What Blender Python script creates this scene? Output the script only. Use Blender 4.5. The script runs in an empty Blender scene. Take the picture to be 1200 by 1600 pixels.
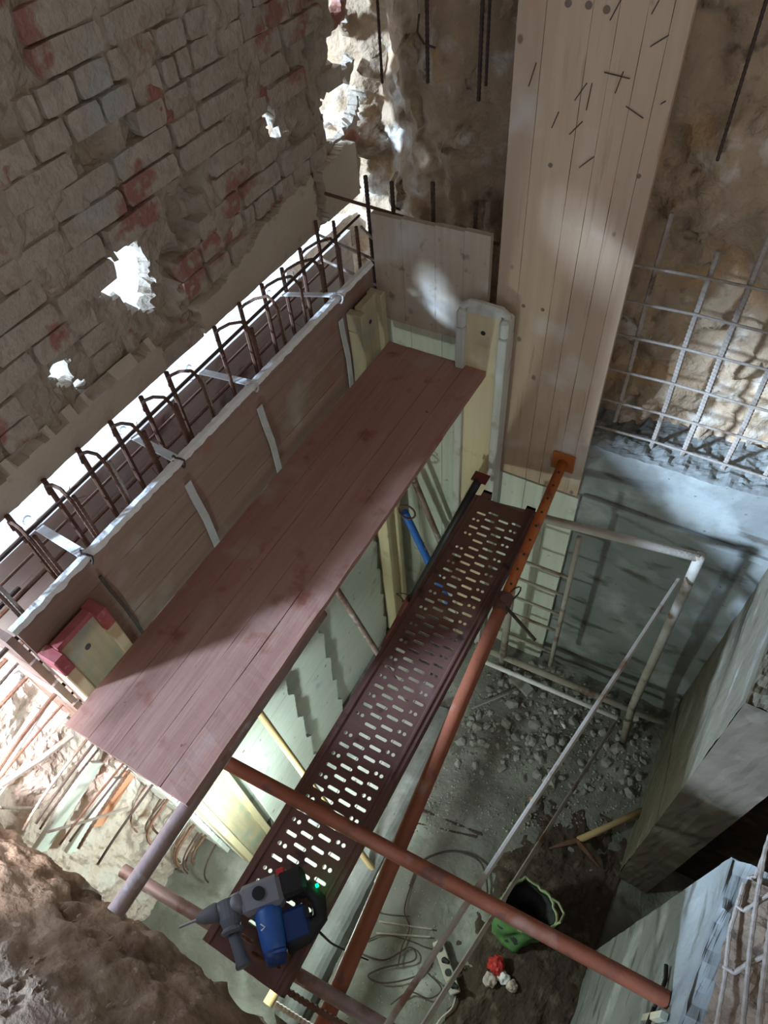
import bpy, bmesh, math, random
from mathutils import Vector, Matrix, noise
random.seed(7)
S = bpy.context.scene
COL = S.collection

# ------------------------------------------------------------------ camera
FPX = 1075.67
ROT = Matrix(((0.8686203, -0.35081777, 0.34989381),
              (0.49112908, 0.70297931, -0.51440482),
              (-0.06550576, 0.61866549, 0.7829189)))
CAM = Vector((0, 0, 4.6))
cd = bpy.data.cameras.new('camera'); cam = bpy.data.objects.new('camera', cd); COL.objects.link(cam)
cd.sensor_fit = 'VERTICAL'; cd.sensor_height = 36.0; cd.lens = FPX * 36 / 1600; cd.clip_start = 0.05
M4 = ROT.to_4x4(); M4.translation = CAM; cam.matrix_world = M4
S.camera = cam

# ------------------------------------------------------------------ world, lights, exposure
S.view_settings.view_transform = 'Standard'; S.view_settings.look = 'None'
S.view_settings.gamma = 1.0; S.view_settings.use_curve_mapping = False
S.view_settings.exposure = 0.10
W = bpy.data.worlds.new('sky'); S.world = W; W.use_nodes = True
bg = W.node_tree.nodes['Background']; bg.inputs[0].default_value = (0.62, 0.78, 1.0, 1); bg.inputs[1].default_value = 2.3


def light(name, kind, loc, energy, color, target=None, **kw):
    l = bpy.data.lights.new(name, kind); l.energy = energy; l.color = color
    for k, v in kw.items(): setattr(l, k, v)
    o = bpy.data.objects.new(name, l); COL.objects.link(o); o.location = loc
    if target is not None:
        o.rotation_euler = (Vector(target) - Vector(loc)).to_track_quat('-Z', 'Y').to_euler()
    return o


sun = light('sun', 'SUN', (0, 0, 8), 9.5, (0.54, 0.74, 1.0), angle=0.10)
sun.rotation_euler = Vector((1.0, 1.2, -0.60)).to_track_quat('-Z', 'Y').to_euler()
# added fill lamps out of view: one for the soil, one for the room
light('soil_fill', 'AREA', (-1.62, -0.50, 3.35), 26, (0.97, 0.96, 1.0), (-1.97, -0.02, 1.75), spread=math.radians(66), shape='RECTANGLE', size=0.35, size_y=0.35)
light('room_fill', 'AREA', (1.9, -0.5, 5.0), 16, (1.0, 0.88, 0.75), (-1.7, 1.5, 3.3), shape='RECTANGLE', size=1.6, size_y=1.6)
# the work lamp hanging under the timber platform
light('work_lamp', 'POINT', (-1.02, 0.16, 1.05), 38, (0.80, 1.0, 0.93), shadow_soft_size=0.05)


# ------------------------------------------------------------------ helpers
def at(px, py, ax, val):
    """the point where the photograph's pixel meets the plane axis ax = val"""
    r = ROT @ Vector((px - 600, -(py - 800), -FPX))
    return CAM + r * ((val - CAM[ax]) / r[ax])


def fr(p, o=4):
    return noise.fractal(Vector(p), 0.9, 2.1, o)


def tag(o, label=None, cat=None, group=None, kind=None):
    if label: o['label'] = label
    if cat: o['category'] = cat
    if group: o['group'] = group
    if kind: o['kind'] = kind
    return o


def thing(name, label, cat, loc=(0, 0, 0), group=None):
    o = bpy.data.objects.new(name, None); COL.objects.link(o); o.location = loc; o.empty_display_size = 0.05
    return tag(o, label, cat, group)


def world_loc(o):
    p = Vector(o.location)
    while o.parent: o = o.parent; p += o.location
    return p


class MB:
    def __init__(s): s.v = []; s.f = []

    def add(s, vs, fs):
        n = len(s.v); s.v += [Vector(v) for v in vs]; s.f += [[i + n for i in f] for f in fs]
        return s

    def box(s, a, b):
        x0, y0, z0 = a; x1, y1, z1 = b
        return s.add([(x0, y0, z0), (x1, y0, z0), (x1, y1, z0), (x0, y1, z0), (x0, y0, z1), (x1, y0, z1), (x1, y1, z1), (x0, y1, z1)],
                     [(0, 3, 2, 1), (4, 5, 6, 7), (0, 1, 5, 4), (1, 2, 6, 5), (2, 3, 7, 6), (3, 0, 4, 7)])

    def obox(s, c, e1, e2, e3, h):
        c = Vector(c); n = len(s.v)
        for k in (-1, 1):
            for a, b in ((-1, -1), (1, -1), (1, 1), (-1, 1)):
                s.v.append(c + Vector(e1) * h[0] * a + Vector(e2) * h[1] * b + Vector(e3) * h[2] * k)
        s.f += [[i + n for i in f] for f in [(0, 3, 2, 1), (4, 5, 6, 7), (0, 1, 5, 4), (1, 2, 6, 5), (2, 3, 7, 6), (3, 0, 4, 7)]]
        return s

    def tube(s, pts, r, n=8, caps=True):
        pts = [Vector(p) for p in pts]
        rs = r if isinstance(r, (list, tuple)) else [r] * len(pts)
        base = len(s.v); ref = None
        for i, p in enumerate(pts):
            t = (pts[min(i + 1, len(pts) - 1)] - pts[max(i - 1, 0)]).normalized()
            if ref is None:
                ref = t.cross(Vector((0.31, 0.2, 0.93)))
                if ref.length < 0.1: ref = t.cross(Vector((1, 0, 0)))
            ref = (ref - t * ref.dot(t)).normalized(); u = t.cross(ref)
            for k in range(n):
                a = 2 * math.pi * k / n
                s.v.append(p + (ref * math.cos(a) + u * math.sin(a)) * rs[i])
        for i in range(len(pts) - 1):
            for k in range(n):
                a = base + i * n + k; b = base + i * n + (k + 1) % n
                s.f.append([a, b, b + n, a + n])
        if caps:
            s.f.append([base + k for k in range(n)][::-1]); s.f.append([base + (len(pts) - 1) * n + k for k in range(n)])
        return s

    def pipe(s, p, q, r, wall=0.003, n=16):
        """a hollow tube open at both ends"""
        p = Vector(p); q = Vector(q); t = (q - p).normalized()
        ref = t.cross(Vector((0.31, 0.2, 0.93))).normalized(); u = t.cross(ref); b = len(s.v)
        for (c, rr) in ((p, r), (q, r), (q, r - wall), (p, r - wall)):
            for k in range(n):
                a = 2 * math.pi * k / n; s.v.append(c + (ref * math.cos(a) + u * math.sin(a)) * rr)
        for i in range(4):
            for k in range(n):
                k2 = (k + 1) % n; j = (i + 1) % 4
                s.f.append([b + i * n + k, b + i * n + k2, b + j * n + k2, b + j * n + k])
        return s

    def grid(s, nu, nv, fn, skip=None):
        b = len(s.v)
        for j in range(nv + 1):
            for i in range(nu + 1): s.v.append(Vector(fn(i / nu, j / nv)))
        for j in range(nv):
            for i in range(nu):
                if skip and skip((i + .5) / nu, (j + .5) / nv): continue
                a = b + j * (nu + 1) + i
                s.f.append([a, a + 1, a + nu + 2, a + nu + 1])
        return s

    def build(s, name, mat, parent=None, smooth=False, loc=None, bevel=0, solid=0, **tg):
        m = bpy.data.meshes.new(name)
        if parent is not None: off = world_loc(parent)
        elif loc is not None: off = Vector(loc)
        else:
            xs = [v.x for v in s.v]; ys = [v.y for v in s.v]; zs = [v.z for v in s.v]
            off = Vector(((min(xs) + max(xs)) / 2, (min(ys) + max(ys)) / 2, min(zs)))
        m.from_pydata([v - off for v in s.v], [], s.f); m.validate()
        bm = bmesh.new(); bm.from_mesh(m); bmesh.ops.recalc_face_normals(bm, faces=bm.faces)
        if bevel: bmesh.ops.bevel(bm, geom=list(bm.edges), offset=bevel, segments=1, affect='EDGES')
        bm.to_mesh(m); bm.free()
        if smooth: m.polygons.foreach_set('use_smooth', [True] * len(m.polygons))
        m.materials.append(mat)
        o = bpy.data.objects.new(name, m); COL.objects.link(o)
        if parent is not None: o.parent = parent
        else: o.location = off
        if solid:
            md = o.modifiers.new('solid', 'SOLIDIFY'); md.thickness = solid; md.offset = -1
        tag(o, **tg)
        return o


def struct(o):
    o['kind'] = 'structure'; return o


def board(a, b, axis, jit=0.002, seg=24, seed=0, endrag=0.0):
    """a sawn board from corner a to b running along axis, its long edges slightly worn"""
    a = Vector(a); b = Vector(b); lo = [min(a[i], b[i]) for i in range(3)]; hi = [max(a[i], b[i]) for i in range(3)]
    o1, o2 = [i for i in range(3) if i != axis]
    m = MB(); ring = [(0, 0), (1, 0), (1, 1), (0, 1)]
    for i in range(seg + 1):
        t = i / seg
        for k, (c, d) in enumerate(ring):
            p = [0, 0, 0]
            e = 0
            if i in (0, seg): e = endrag * noise.noise(Vector((k * 3.1, seed, 4.4))) * (1 if i else -1)
            p[axis] = lo[axis] + (hi[axis] - lo[axis]) * t + e
            j1 = jit * noise.noise(Vector((t * 23, seed * 1.7 + k * 5, 0.3))); j2 = jit * noise.noise(Vector((t * 19, seed * 1.3 + k * 5, 7.3)))
            p[o1] = (hi[o1] if c else lo[o1]) + j1 * 1.0; p[o2] = (hi[o2] if d else lo[o2]) + j2
            m.v.append(Vector(p))
    for i in range(seg):
        for k in range(4):
            q = i * 4 + k; w = i * 4 + (k + 1) % 4
            m.f.append([q, w, w + 4, q + 4])
    m.f.append([3, 2, 1, 0]); m.f.append([seg * 4 + k for k in range(4)])
    return m


# ------------------------------------------------------------------ materials
def mat(name, a, b, scale=6, stretch=(1, 1, 1), rough=0.85, bump=0.25, bscale=60, patches=(), metal=0.0, contrast=0.25, bdist=0.004, spec=0.3):
    m = bpy.data.materials.new(name); m.use_nodes = True; nt = m.node_tree; N = nt.nodes; L = nt.links
    P = N['Principled BSDF']; P.inputs['Roughness'].default_value = rough; P.inputs['Metallic'].default_value = metal
    if 'Specular IOR Level' in P.inputs: P.inputs['Specular IOR Level'].default_value = spec
    g = N.new('ShaderNodeNewGeometry')

    def nz(sc, st, det=6, off=0.0):
        mp = N.new('ShaderNodeMapping'); mp.inputs['Scale'].default_value = st; mp.inputs['Location'].default_value = (off, off * 1.7, off * .6)
        L.new(g.outputs['Position'], mp.inputs[0])
        n = N.new('ShaderNodeTexNoise'); n.inputs['Scale'].default_value = sc; n.inputs['Detail'].default_value = det
        L.new(mp.outputs[0], n.inputs['Vector']); return n.outputs[0]

    def ramp(src, lo, hi):
        r = N.new('ShaderNodeMapRange'); r.inputs[1].default_value = lo; r.inputs[2].default_value = hi; r.clamp = True
        L.new(src, r.inputs[0]); return r.outputs[0]

    def mix(f, c1, c2):
        x = N.new('ShaderNodeMix'); x.data_type = 'RGBA'
        L.new(f, x.inputs[0])
        for s, c in ((6, c1), (7, c2)):
            if isinstance(c, tuple): x.inputs[s].default_value = (*c, 1)
            else: L.new(c, x.inputs[s])
        return x.outputs[2]
    col = mix(ramp(nz(scale, stretch), .5 - contrast, .5 + contrast), a, b)
    for i, p in enumerate(patches):
        c, sc, lo, hi = p[:4]; st = p[4] if len(p) > 4 else (1, 1, 1)
        col = mix(ramp(nz(sc, st, 5, 3.3 + 7 * i), lo, hi), col, c)
    L.new(col, P.inputs['Base Color'])
    if bump:
        bp = N.new('ShaderNodeBump'); bp.inputs['Strength'].default_value = bump; bp.inputs['Distance'].default_value = bdist
        L.new(nz(bscale, stretch if max(stretch) > 3 * min(stretch) else (1, 1, 1), 8), bp.inputs['Height']); L.new(bp.outputs[0], P.inputs['Normal'])
    return m


def knots(m, cells, colr, size, flat):
    """adds a few round knots: voronoi points on the plane given by flat (axis left out)"""
    nt = m.node_tree; N = nt.nodes; L = nt.links; P = N['Principled BSDF']
    g = N.new('ShaderNodeNewGeometry'); mp = N.new('ShaderNodeMapping'); mp.inputs['Scale'].default_value = cells
    L.new(g.outputs['Position'], mp.inputs[0])
    v = N.new('ShaderNodeTexVoronoi'); v.inputs['Scale'].default_value = 1; v.inputs['Randomness'].default_value = 1
    L.new(mp.outputs[0], v.inputs['Vector'])
    r = N.new('ShaderNodeMapRange'); r.inputs[1].default_value = size; r.inputs[2].default_value = size * .6; L.new(v.outputs['Distance'], r.inputs[0])
    x = N.new('ShaderNodeMix'); x.data_type = 'RGBA'; old = P.inputs['Base Color'].links[0].from_socket
    sc = N.new('ShaderNodeMath'); sc.operation = 'MULTIPLY'; sc.inputs[1].default_value = .75; L.new(r.outputs[0], sc.inputs[0])
    L.new(sc.outputs[0], x.inputs[0]); L.new(old, x.inputs[6]); x.inputs[7].default_value = (*colr, 1); L.new(x.outputs[2], P.inputs['Base Color'])
    return m


STY = (34, 2.0, 34); STZ = (34, 34, 2.0); STX = (2.0, 34, 34)
m_plank = knots(mat('platform_wood', (.32, .160, .125), (.40, .225, .18), 1, STY, .7, .35, 3, [((.24, .085, .055), 9, .60, .74), ((.40, .31, .27), 5, .60, .78), ((.13, .06, .045), 30, .70, .76), ((.42, .23, .17), 1.6, .60, .72, STY)]), (6, 4, 6), (.09, .04, .03), .06, 2)
m_plank_edge = m_plank
m_tall = knots(mat('pine_panel', (.49, .345, .235), (.56, .41, .29), 1, STZ, .7, .15, 3, [((.42, .28, .19), 1.4, .62, .74, STZ), ((.55, .27, .15), 6, .66, .78), ((.66, .60, .54), 3, .58, .75)]), (7, .1, 5), (.15, .10, .08), .085, 1)
m_small = mat('cement_stained_panel', (.46, .37, .28), (.58, .49, .38), 1, STZ, .8, .3, 3, [((.22, .17, .13), 14, .60, .72), ((.60, .57, .52), 6, .5, .7)])
m_shut = mat('shutter_wood', (.25, .16, .125), (.33, .215, .175), 1, (30, 1.6, 34), .8, .3, 3, [((.30, .14, .10), 7, .62, .74), ((.38, .33, .29), 4, .56, .74)])
m_edge = mat('cement_crusted_edge', (.95, .95, .96), (.84, .83, .82), 30, rough=.9, bump=.5, bscale=90)
m_low = mat('pale_shutter', (.62, .66, .60), (.72, .75, .69), 1, (30, 2, 30), .8, .25, 3, [((.36, .40, .42), 6, .62, .78), ((.30, .28, .2), 20, .68, .75)])
m_lowz = mat('pale_back_shutter', (.55, .58, .49), (.68, .69, .58), 1, STZ, .8, .25, 3, [((.38, .40, .34), 7, .6, .75), ((.30, .28, .2), 22, .68, .75)])
m_yel = mat('yellow_timber', (.64, .52, .31), (.72, .61, .40), 1, STZ, .6, .15, 3, [((.45, .36, .24), 8, .62, .75)])
m_yelp = mat('yellow_pole_wood', (.72, .52, .24), (.78, .60, .33), 3, rough=.6, bump=.1)
m_beam = mat('grimy_beam_wood', (.42, .36, .22), (.55, .47, .32), 1, STZ, .75, .25, 3, [((.35, .38, .30), 6, .5, .65)])
m_beamtop = mat('cement_coated_beam', (.66, .66, .62), (.52, .50, .44), 1, STZ, .85, .3, 3, [((.40, .36, .26), 8, .58, .7)])
m_redp = mat('faded_red_paint', (.38, .075, .085), (.46, .16, .15), 20, rough=.7, bump=.3, patches=[((.55, .36, .27), 30, .60, .7)])
m_brick = mat('mortar_smeared_brick', (.56, .49, .41), (.43, .36, .29), 14, rough=.95, bump=1.0, bscale=38, bdist=.012, patches=[((.37, .18, .14), 4.5, .575, .63), ((.42, .36, .30), 22, .52, .66), ((.18, .14, .11), 9, .66, .78), ((.45, .44, .41), 3, .60, .70)])
m_mortar = mat('rough_mortar', (.50, .43, .35), (.36, .30, .235), 12, rough=.95, bump=1.0, bscale=30, bdist=.015, patches=[((.36, .17, .13), 5.5, .60, .66), ((.20, .15, .12), 8, .62, .76)])
m_plaster = mat('beige_plaster', (.62, .54, .43), (.55, .47, .37), 4, rough=.9, bump=.3, bscale=40, patches=[((.46, .40, .31), 16, .62, .72)])
m_rubble = mat('rubble_earth', (.52, .38, .25), (.36, .26, .175), 8, rough=.95, bump=1.0, bscale=26, bdist=.02, patches=[((.70, .64, .56), 6, .56, .70), ((.14, .10, .07), 11, .62, .74), ((.54, .34, .18), 4, .56, .68)])
m_earth = mat('brown_earth', (.27, .20, .145), (.17, .125, .09), 7, rough=.95, bump=1.0, bscale=26, bdist=.02, patches=[((.36, .29, .23), 5, .56, .68), ((.05, .035, .03), 10, .60, .72)])
m_soil = mat('pinkish_subsoil', (.74, .62, .56), (.62, .48, .40), 9, (1, 1, 1), .95, 1.0, 30, [((.30, .19, .13), 5, .60, .72), ((.70, .64, .60), 6, .52, .68)], bdist=.02)
m_mud = mat('wet_mud', (.32, .23, .165), (.20, .14, .10), 9, rough=.9, bump=1.0, bscale=24, bdist=.02, patches=[((.38, .30, .23), 5, .52, .68), ((.50, .42, .34), 30, .66, .74), ((.13, .09, .065), 6, .58, .68)])
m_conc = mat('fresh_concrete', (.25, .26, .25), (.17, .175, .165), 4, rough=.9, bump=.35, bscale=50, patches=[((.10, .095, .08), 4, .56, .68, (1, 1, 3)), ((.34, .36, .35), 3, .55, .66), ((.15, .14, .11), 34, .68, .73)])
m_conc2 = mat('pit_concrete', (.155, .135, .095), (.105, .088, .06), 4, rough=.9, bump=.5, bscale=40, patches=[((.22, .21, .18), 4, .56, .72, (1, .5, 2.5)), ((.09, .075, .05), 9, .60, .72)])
m_endshade = mat('shade_brown_concrete', (.10, .078, .055), (.065, .05, .035), 5, rough=.95, bump=.7, bscale=30, patches=[((.14, .12, .09), 4, .56, .7)])  # brown end-face colour, darkened in place of missing shade
m_rconc = mat('rough_concrete', (.46, .44, .42), (.30, .28, .26), 18, rough=.95, bump=1.0, bscale=40, bdist=.02)
m_floor = mat('pit_floor_dust', (.23, .225, .20), (.155, .15, .125), 5, rough=.95, bump=.8, bscale=36, bdist=.012, patches=[((.36, .37, .33), 3, .52, .68), ((.13, .115, .09), 7, .58, .72)])
m_stone = mat('rubble_stone', (.42, .42, .38), (.30, .29, .26), 14, rough=.95, bump=.6, bscale=50, patches=[((.20, .17, .14), 6, .56, .66)])
m_rust = mat('rusty_bar', (.115, .06, .04), (.20, .105, .07), 40, rough=.8, bump=.6, bscale=180, metal=.2, patches=[((.32, .24, .20), 9, .62, .75)])
m_rustl = mat('cement_dusted_bar', (.42, .37, .33), (.30, .25, .21), 30, rough=.9, bump=.6, bscale=150, patches=[((.17, .11, .08), 9, .58, .7)])
m_black = mat('dark_bar', (.05, .035, .03), (.09, .06, .05), 40, rough=.7, bump=.4, bscale=150)
m_deck = mat('rusty_deck_steel', (.125, .062, .052), (.175, .09, .075), 6, rough=.6, bump=.25, bscale=90, metal=.25, patches=[((.25, .16, .14), 5, .60, .75), ((.07, .035, .03), 12, .62, .72)])
m_orange = mat('orange_prop_paint', (.50, .15, .035), (.42, .11, .03), 8, rough=.55, bump=.2, bscale=90, patches=[((.20, .07, .04), 12, .60, .68), ((.40, .22, .14), 5, .60, .75)])
m_orange2 = mat('worn_orange_paint', (.29, .09, .045), (.22, .07, .04), 8, rough=.6, bump=.3, bscale=90, patches=[((.16, .065, .045), 12, .58, .66), ((.38, .25, .20), 5, .60, .75)])
m_tube = mat('scaffold_tube', (.34, .25, .23), (.24, .16, .14), 9, rough=.55, bump=.3, bscale=90, metal=.3, patches=[((.16, .075, .05), 8, .55, .68), ((.50, .46, .45), 14, .6, .72)])
m_tubec = mat('cement_dusted_tube', (.40, .37, .32), (.30, .25, .20), 9, rough=.85, bump=.4, bscale=90, patches=[((.18, .10, .06), 8, .57, .68)])
m_dark = mat('black_painted_steel', (.02, .018, .018), (.04, .03, .03), 12, rough=.5, bump=.1)
m_maroon = mat('dark_red_painted_steel', (.12, .02, .02), (.18, .035, .03), 12, rough=.5, bump=.1)
m_bluep = mat('blue_painted_steel', (.03, .14, .50), (.05, .18, .58), 14, rough=.55, bump=.15, patches=[((.40, .42, .44), 26, .66, .72)])
m_galv = mat('galvanised_strap', (.62, .64, .66), (.50, .50, .50), 20, rough=.6, bump=.3)
m_blue = mat('blue_tool_plastic', (.02, .09, .36), (.03, .12, .42), 6, rough=.45, bump=.05, spec=.5)
m_navy = mat('navy_tool_plastic', (.012, .03, .12), (.02, .05, .18), 6, rough=.5, bump=.05)
m_gbox = mat('grey_cast_metal', (.20, .21, .25), (.27, .28, .32), 10, rough=.5, bump=.1, metal=.4)
m_rubber = mat('black_rubber', (.012, .012, .014), (.02, .02, .022), 10, rough=.6, bump=.05)
m_greyrub = mat('grey_rubber', (.10, .12, .15), (.14, .16, .19), 10, rough=.6, bump=.1)
m_bag = mat('green_fabric', (.06, .16, .06), (.12, .26, .08), 9, rough=.8, bump=.4, bscale=40, patches=[((.32, .44, .16), 6, .58, .7), ((.03, .10, .05), 8, .6, .7)])
m_lime = mat('pale_green_hem', (.36, .42, .20), (.42, .48, .28), 9, rough=.8, bump=.3)
m_redplast = mat('red_plastic', (.50, .03, .03), (.58, .06, .05), 9, rough=.5, bump=.1)
m_white = mat('dusty_white_plastic', (.50, .46, .40), (.42, .37, .30), 14, rough=.7, bump=.2)
m_paper = mat('crumpled_paper', (.55, .45, .38), (.62, .54, .48), 14, rough=.8, bump=.4)
m_shadesoil = mat('shade_dark_soil', (.085, .06, .045), (.055, .038, .028), 7, rough=.9, bump=1.0, bscale=30, bdist=.015, patches=[((.13, .10, .075), 12, .55, .68)])  # soil brown pushed darker to imitate shade
m_knotd = mat('dark_knot', (.16, .115, .09), (.22, .16, .12), 30, rough=.8)
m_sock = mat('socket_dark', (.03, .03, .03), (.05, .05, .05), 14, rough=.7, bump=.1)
m_handle = mat('ash_handle_wood', (.38, .25, .12), (.46, .32, .17), 3, rough=.7, bump=.2)
m_orplate = mat('terracotta_board', (.60, .24, .13), (.66, .34, .22), 10, rough=.8, bump=.2)
m_out = mat('sunlit_pavement', (.80, .78, .74), (.70, .68, .64), 5, rough=.9, bump=.2)
m_out2 = mat('outer_shutter', (.60, .52, .48), (.70, .63, .60), 1, (30, 2, 30), .85, .3, 3, [((.26, .17, .13), 5, .58, .70), ((.56, .54, .54), 3, .55, .70)])
m_ceil = mat('room_plaster', (.55, .52, .48), (.50, .47, .43), 4, rough=.9, bump=.1)

ledm = bpy.data.materials.new('green_lamp'); ledm.use_nodes = True
_p = ledm.node_tree.nodes['Principled BSDF']; _p.inputs['Base Color'].default_value = (0, .3, .05, 1)
_p.inputs['Emission Color'].default_value = (0, 1, .25, 1); _p.inputs['Emission Strength'].default_value = 4

# ================================================================== SETTING
# pit floor
struct(MB().grid(150, 150, lambda u, v: (-2.6 + 5.0 * u, -2.2 + 5.2 * v, 0.025 * fr(((-2.6 + 5.0 * u) * 3, (-2.2 + 5.2 * v) * 3, 1.1)) + 0.012 * fr((u * 70, v * 70, 5)) - 0.02
                + 0.10 * max(0, min(1, ((-2.2 + 5.2 * v) - 1.45) / .8)) * (1 if (-2.6 + 5 * u) > -.9 else 0))).build('floor', m_floor, loc=(0, 0, 0), smooth=True))

# left: brick wall of the room above
HOLES = [(1.40, 3.26, .10, .12), (1.44, 3.16, .07, .06), (1.29, 3.30, .05, .05), (2.305, 3.44, .028, .08), (2.33, 3.37, .035, .03), (.985, 3.165, .055, .022), (.99, 3.115, .035, .03), (1.03, 3.06, .02, .02),
         (2.86, 3.53, .12, .085), (2.80, 3.30, .14, .11), (2.76, 3.22, .08, .05), (2.84, 3.70, .05, .05), (2.70, 3.62, .02, .02)]
CAV = [(1.50, 2.985, .05, .03, .05), (1.73, 3.33, .09, .12, .09), (1.80, 3.42, .06, .06, .08), (1.52, 3.10, .08, .09, .06), (1.60, 3.20, .07, .07, .06), (1.45, 3.70, .09, .09, .05), (1.62, 3.72, .05, .12, .05), (1.35, 3.45, .05, .03, .05), (1.5, 3.5, .1, .05, .03),
       (2.62, 3.6, .02, .08, .08), (2.58, 3.42, .02, .06, .07), (2.0, 3.48, .015, .05, .07), (2.15, 3.46, .01, .05, .06), (1.72, 3.5, .03, .02, .08), (2.5, 3.55, .012, .09, .06), (2.45, 3.33, .05, .03, .05)]


def inhole(y, z, pad=0.0):
    if 3.93 < z < 4.10 and y < .80: return True
    for (hy, hz, ry, rz) in HOLES:
        q = ((y - hy) / (ry + pad)) ** 2 + ((z - hz) / (rz + pad)) ** 2
        if q < 1 + .5 * noise.noise(Vector((y * 40, z * 40, 2))): return True
    return y > 2.93 + .05 * noise.noise(Vector((z * 9, 3, 1)))


def cav(y, z):
    d = 0
    for (cy, cz, ry, rz, dep) in CAV:
        q = ((y - cy) / ry) ** 2 + ((z - cz) / rz) ** 2
        d = max(d, dep * max(0, min(1, 1.6 * (1 - q + .6 * noise.noise(Vector((y * 25, z * 25, 9)))))))
    return d


Y0, Y1, ZB, ZT = .38, 3.02, 2.872, 4.70


def wallx(y, z):
    return -1.912 + .030 * fr((y * 5, z * 5, 3.3)) + .014 * fr((y * 18, z * 18, 8.8)) - cav(y, z)


def wfn(u, v):
    y = Y0 + (Y1 - Y0) * u; z = ZB + (ZT - ZB) * v
    zz = z + (.010 * noise.noise(Vector((y * 9, 1, 1))) if v == 0 else 0)
    return (wallx(y, z), y, zz)


wl = MB().grid(176, 122, wfn, skip=lambda u, v: inhole(Y0 + (Y1 - Y0) * u, ZB + (ZT - ZB) * v)).build('wall_left', m_mortar, loc=(0, 0, 0), solid=.05)
for p in wl.data.polygons:
    if p.normal.x < 0: wl.data.flip_normals(); break
struct(wl)
# bricks
PB = .086
rows = int((4.28 - ZB) / PB)
bvars = []
for k in range(8):
    bm = bmesh.new(); bmesh.ops.create_cube(bm, size=1)
    bmesh.ops.subdivide_edges(bm, edges=list(bm.edges), cuts=3, use_grid_fill=True)
    for v in bm.verts:
        c = v.co.copy(); r = 1 - .05 * (abs(c.y * 2) ** 8) * (abs(c.z * 2) ** 8)
        n1 = noise.noise(Vector((c.x * 3 + k * 7, c.y * 5, c.z * 2)))
        v.co = Vector((c.x + (.05 * n1 + .04 * noise.noise(Vector((c.y * 9, c.z * 6, k)))) * (1 if c.x > 0 else 0), c.y * r + .010 * n1, c.z * r + .03 * noise.noise(Vector((c.y * 6, k * 3, c.z)))))
    me = bpy.data.meshes.new('brick'); bm.to_mesh(me); bm.free(); me.materials.append(m_brick)
    bvars.append(me)
nb = 0
for r in range(rows):
    z = ZB + PB / 2 + r * PB
    y = .40 + (.135 if r % 2 else 0) - random.random() * .02
    while y < 2.86:
        ln = .262 if (r // 2) % 4 != 1 else .13
        if random.random() < .12: ln *= .5
        yc = y + ln / 2
        # plane seen in the frame only, holes and cavities left open
        vis = z < 3.10 + (yc - .55) * 1.22 or yc > 1.6
        hid = (z < 3.05 and not (1.36 < yc < 1.62)) or (z < 3.14 and yc > 1.95)
        if vis and not hid and not any(inhole(yc + q * ln, z, .005) for q in (-.45, -.2, 0, .2, .45)) and cav(yc, z) < .03 and nb < 300:
            o = bpy.data.objects.new('brick', bvars[random.randrange(8)]); COL.objects.link(o); o.parent = wl
            dx = random.uniform(-.010, .008)
            o.location = (-1.945 + dx + .012 * fr((yc * 3, z * 3, 5)), yc, z)
            o.scale = (.10, ln - .007, PB - .008); o.rotation_euler = (random.gauss(0, .012), random.gauss(0, .03), random.gauss(0, .015))
            nb += 1
        y += ln + .010


# beige plaster left on the foot of the brick wall
def ptop(y):
    t = 3.02 + .012 * fr((y * 6, 1, 2))
    if y > 1.75: t += min(1, (y - 1.75) / .5) * .13 + .03 * fr((y * 9, 4, 2))
    return t


def pskip(u, v):
    y = .38 + 2.45 * u; z = ZB + .028 + .36 * v
    if z > ptop(y): return True
    if 1.36 < y + .04 * noise.noise(Vector((z * 20, 1, 1))) < 1.60: return True
    if 2.46 < y + .03 * noise.noise(Vector((z * 24, 5, 1))) < 2.54: return True
    return False


pl_ = MB().grid(300, 60, lambda u, v: (-1.866 + .003 * fr((u * 30, v * 9, 4)) + (.012 if v * .36 > .115 and .38 + 2.45 * u < 1.4 else 0), .38 + 2.45 * u, ZB + .028 + .36 * v), skip=pskip).build('trim_1', m_plaster, loc=(0, 0, 0), solid=.05)
if pl_.data.polygons[0].normal.x < 0: pl_.data.flip_normals()
struct(pl_)
struct(MB().box((-2.2, .38, 4.68), (-1.93, 3.1, 6.0)).build('wall_left_upper', m_mortar, loc=(0, 0, 0)))
struct(MB().box((-2.2, -3.4, 4.15), (-1.93, .39, 6.0)).box((-2.2, -3.4, 2.6), (-1.93, -2.75, 4.15)).build('wall_left_near', m_mortar, loc=(0, 0, 0)))
struct(MB().box((-2.25, -3.4, 5.95), (3.2, 3.2, 6.1)).build('sun_block_ceiling', m_ceil, loc=(0, 0, 0)))  # unseen slab, added to keep the sun out of the pit
struct(MB().box((2.4, -3.4, 2.3), (2.5, 3.2, 6.0)).build('wall_right_upper', m_ceil, loc=(0, 0, 0)))
struct(MB().box((-2.25, -3.5, 2.3), (2.5, -3.4, 6.0)).build('wall_front', m_ceil, loc=(0, 0, 0)))
# ground outside
struct(MB().grid(40, 40, lambda u, v: (-9 + 6.75 * u, -4 + 11 * v, 2.60 + .01 * fr((u * 20, v * 20, 1)))).build('ground_outside', m_out, loc=(0, 0, 0)))
struct(MB().grid(4, 60, lambda u, v: (-2.27 + .22 * u, .26 + 2.75 * v, 2.60 + .075 * u + .01 * fr((u * 3, v * 40, 1)))).build('trim_2', m_out, loc=(0, 0, 0)))


# back: rubble and earth above the pit
def backy(x, z):
    b = 2.70 if x < -.9 else 2.62
    if x < -1.3: b = 2.70 + .32 * min(1, (-1.3 - x) / .5)
    b += .075 * fr((x * 3.2, z * 3.2, 2.2), 5) + .03 * fr((x * 13, z * 13, 6.6)) - (.05 if noise.noise(Vector((x * 6, z * 6, 12))) > .25 else 0)
    return b


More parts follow.
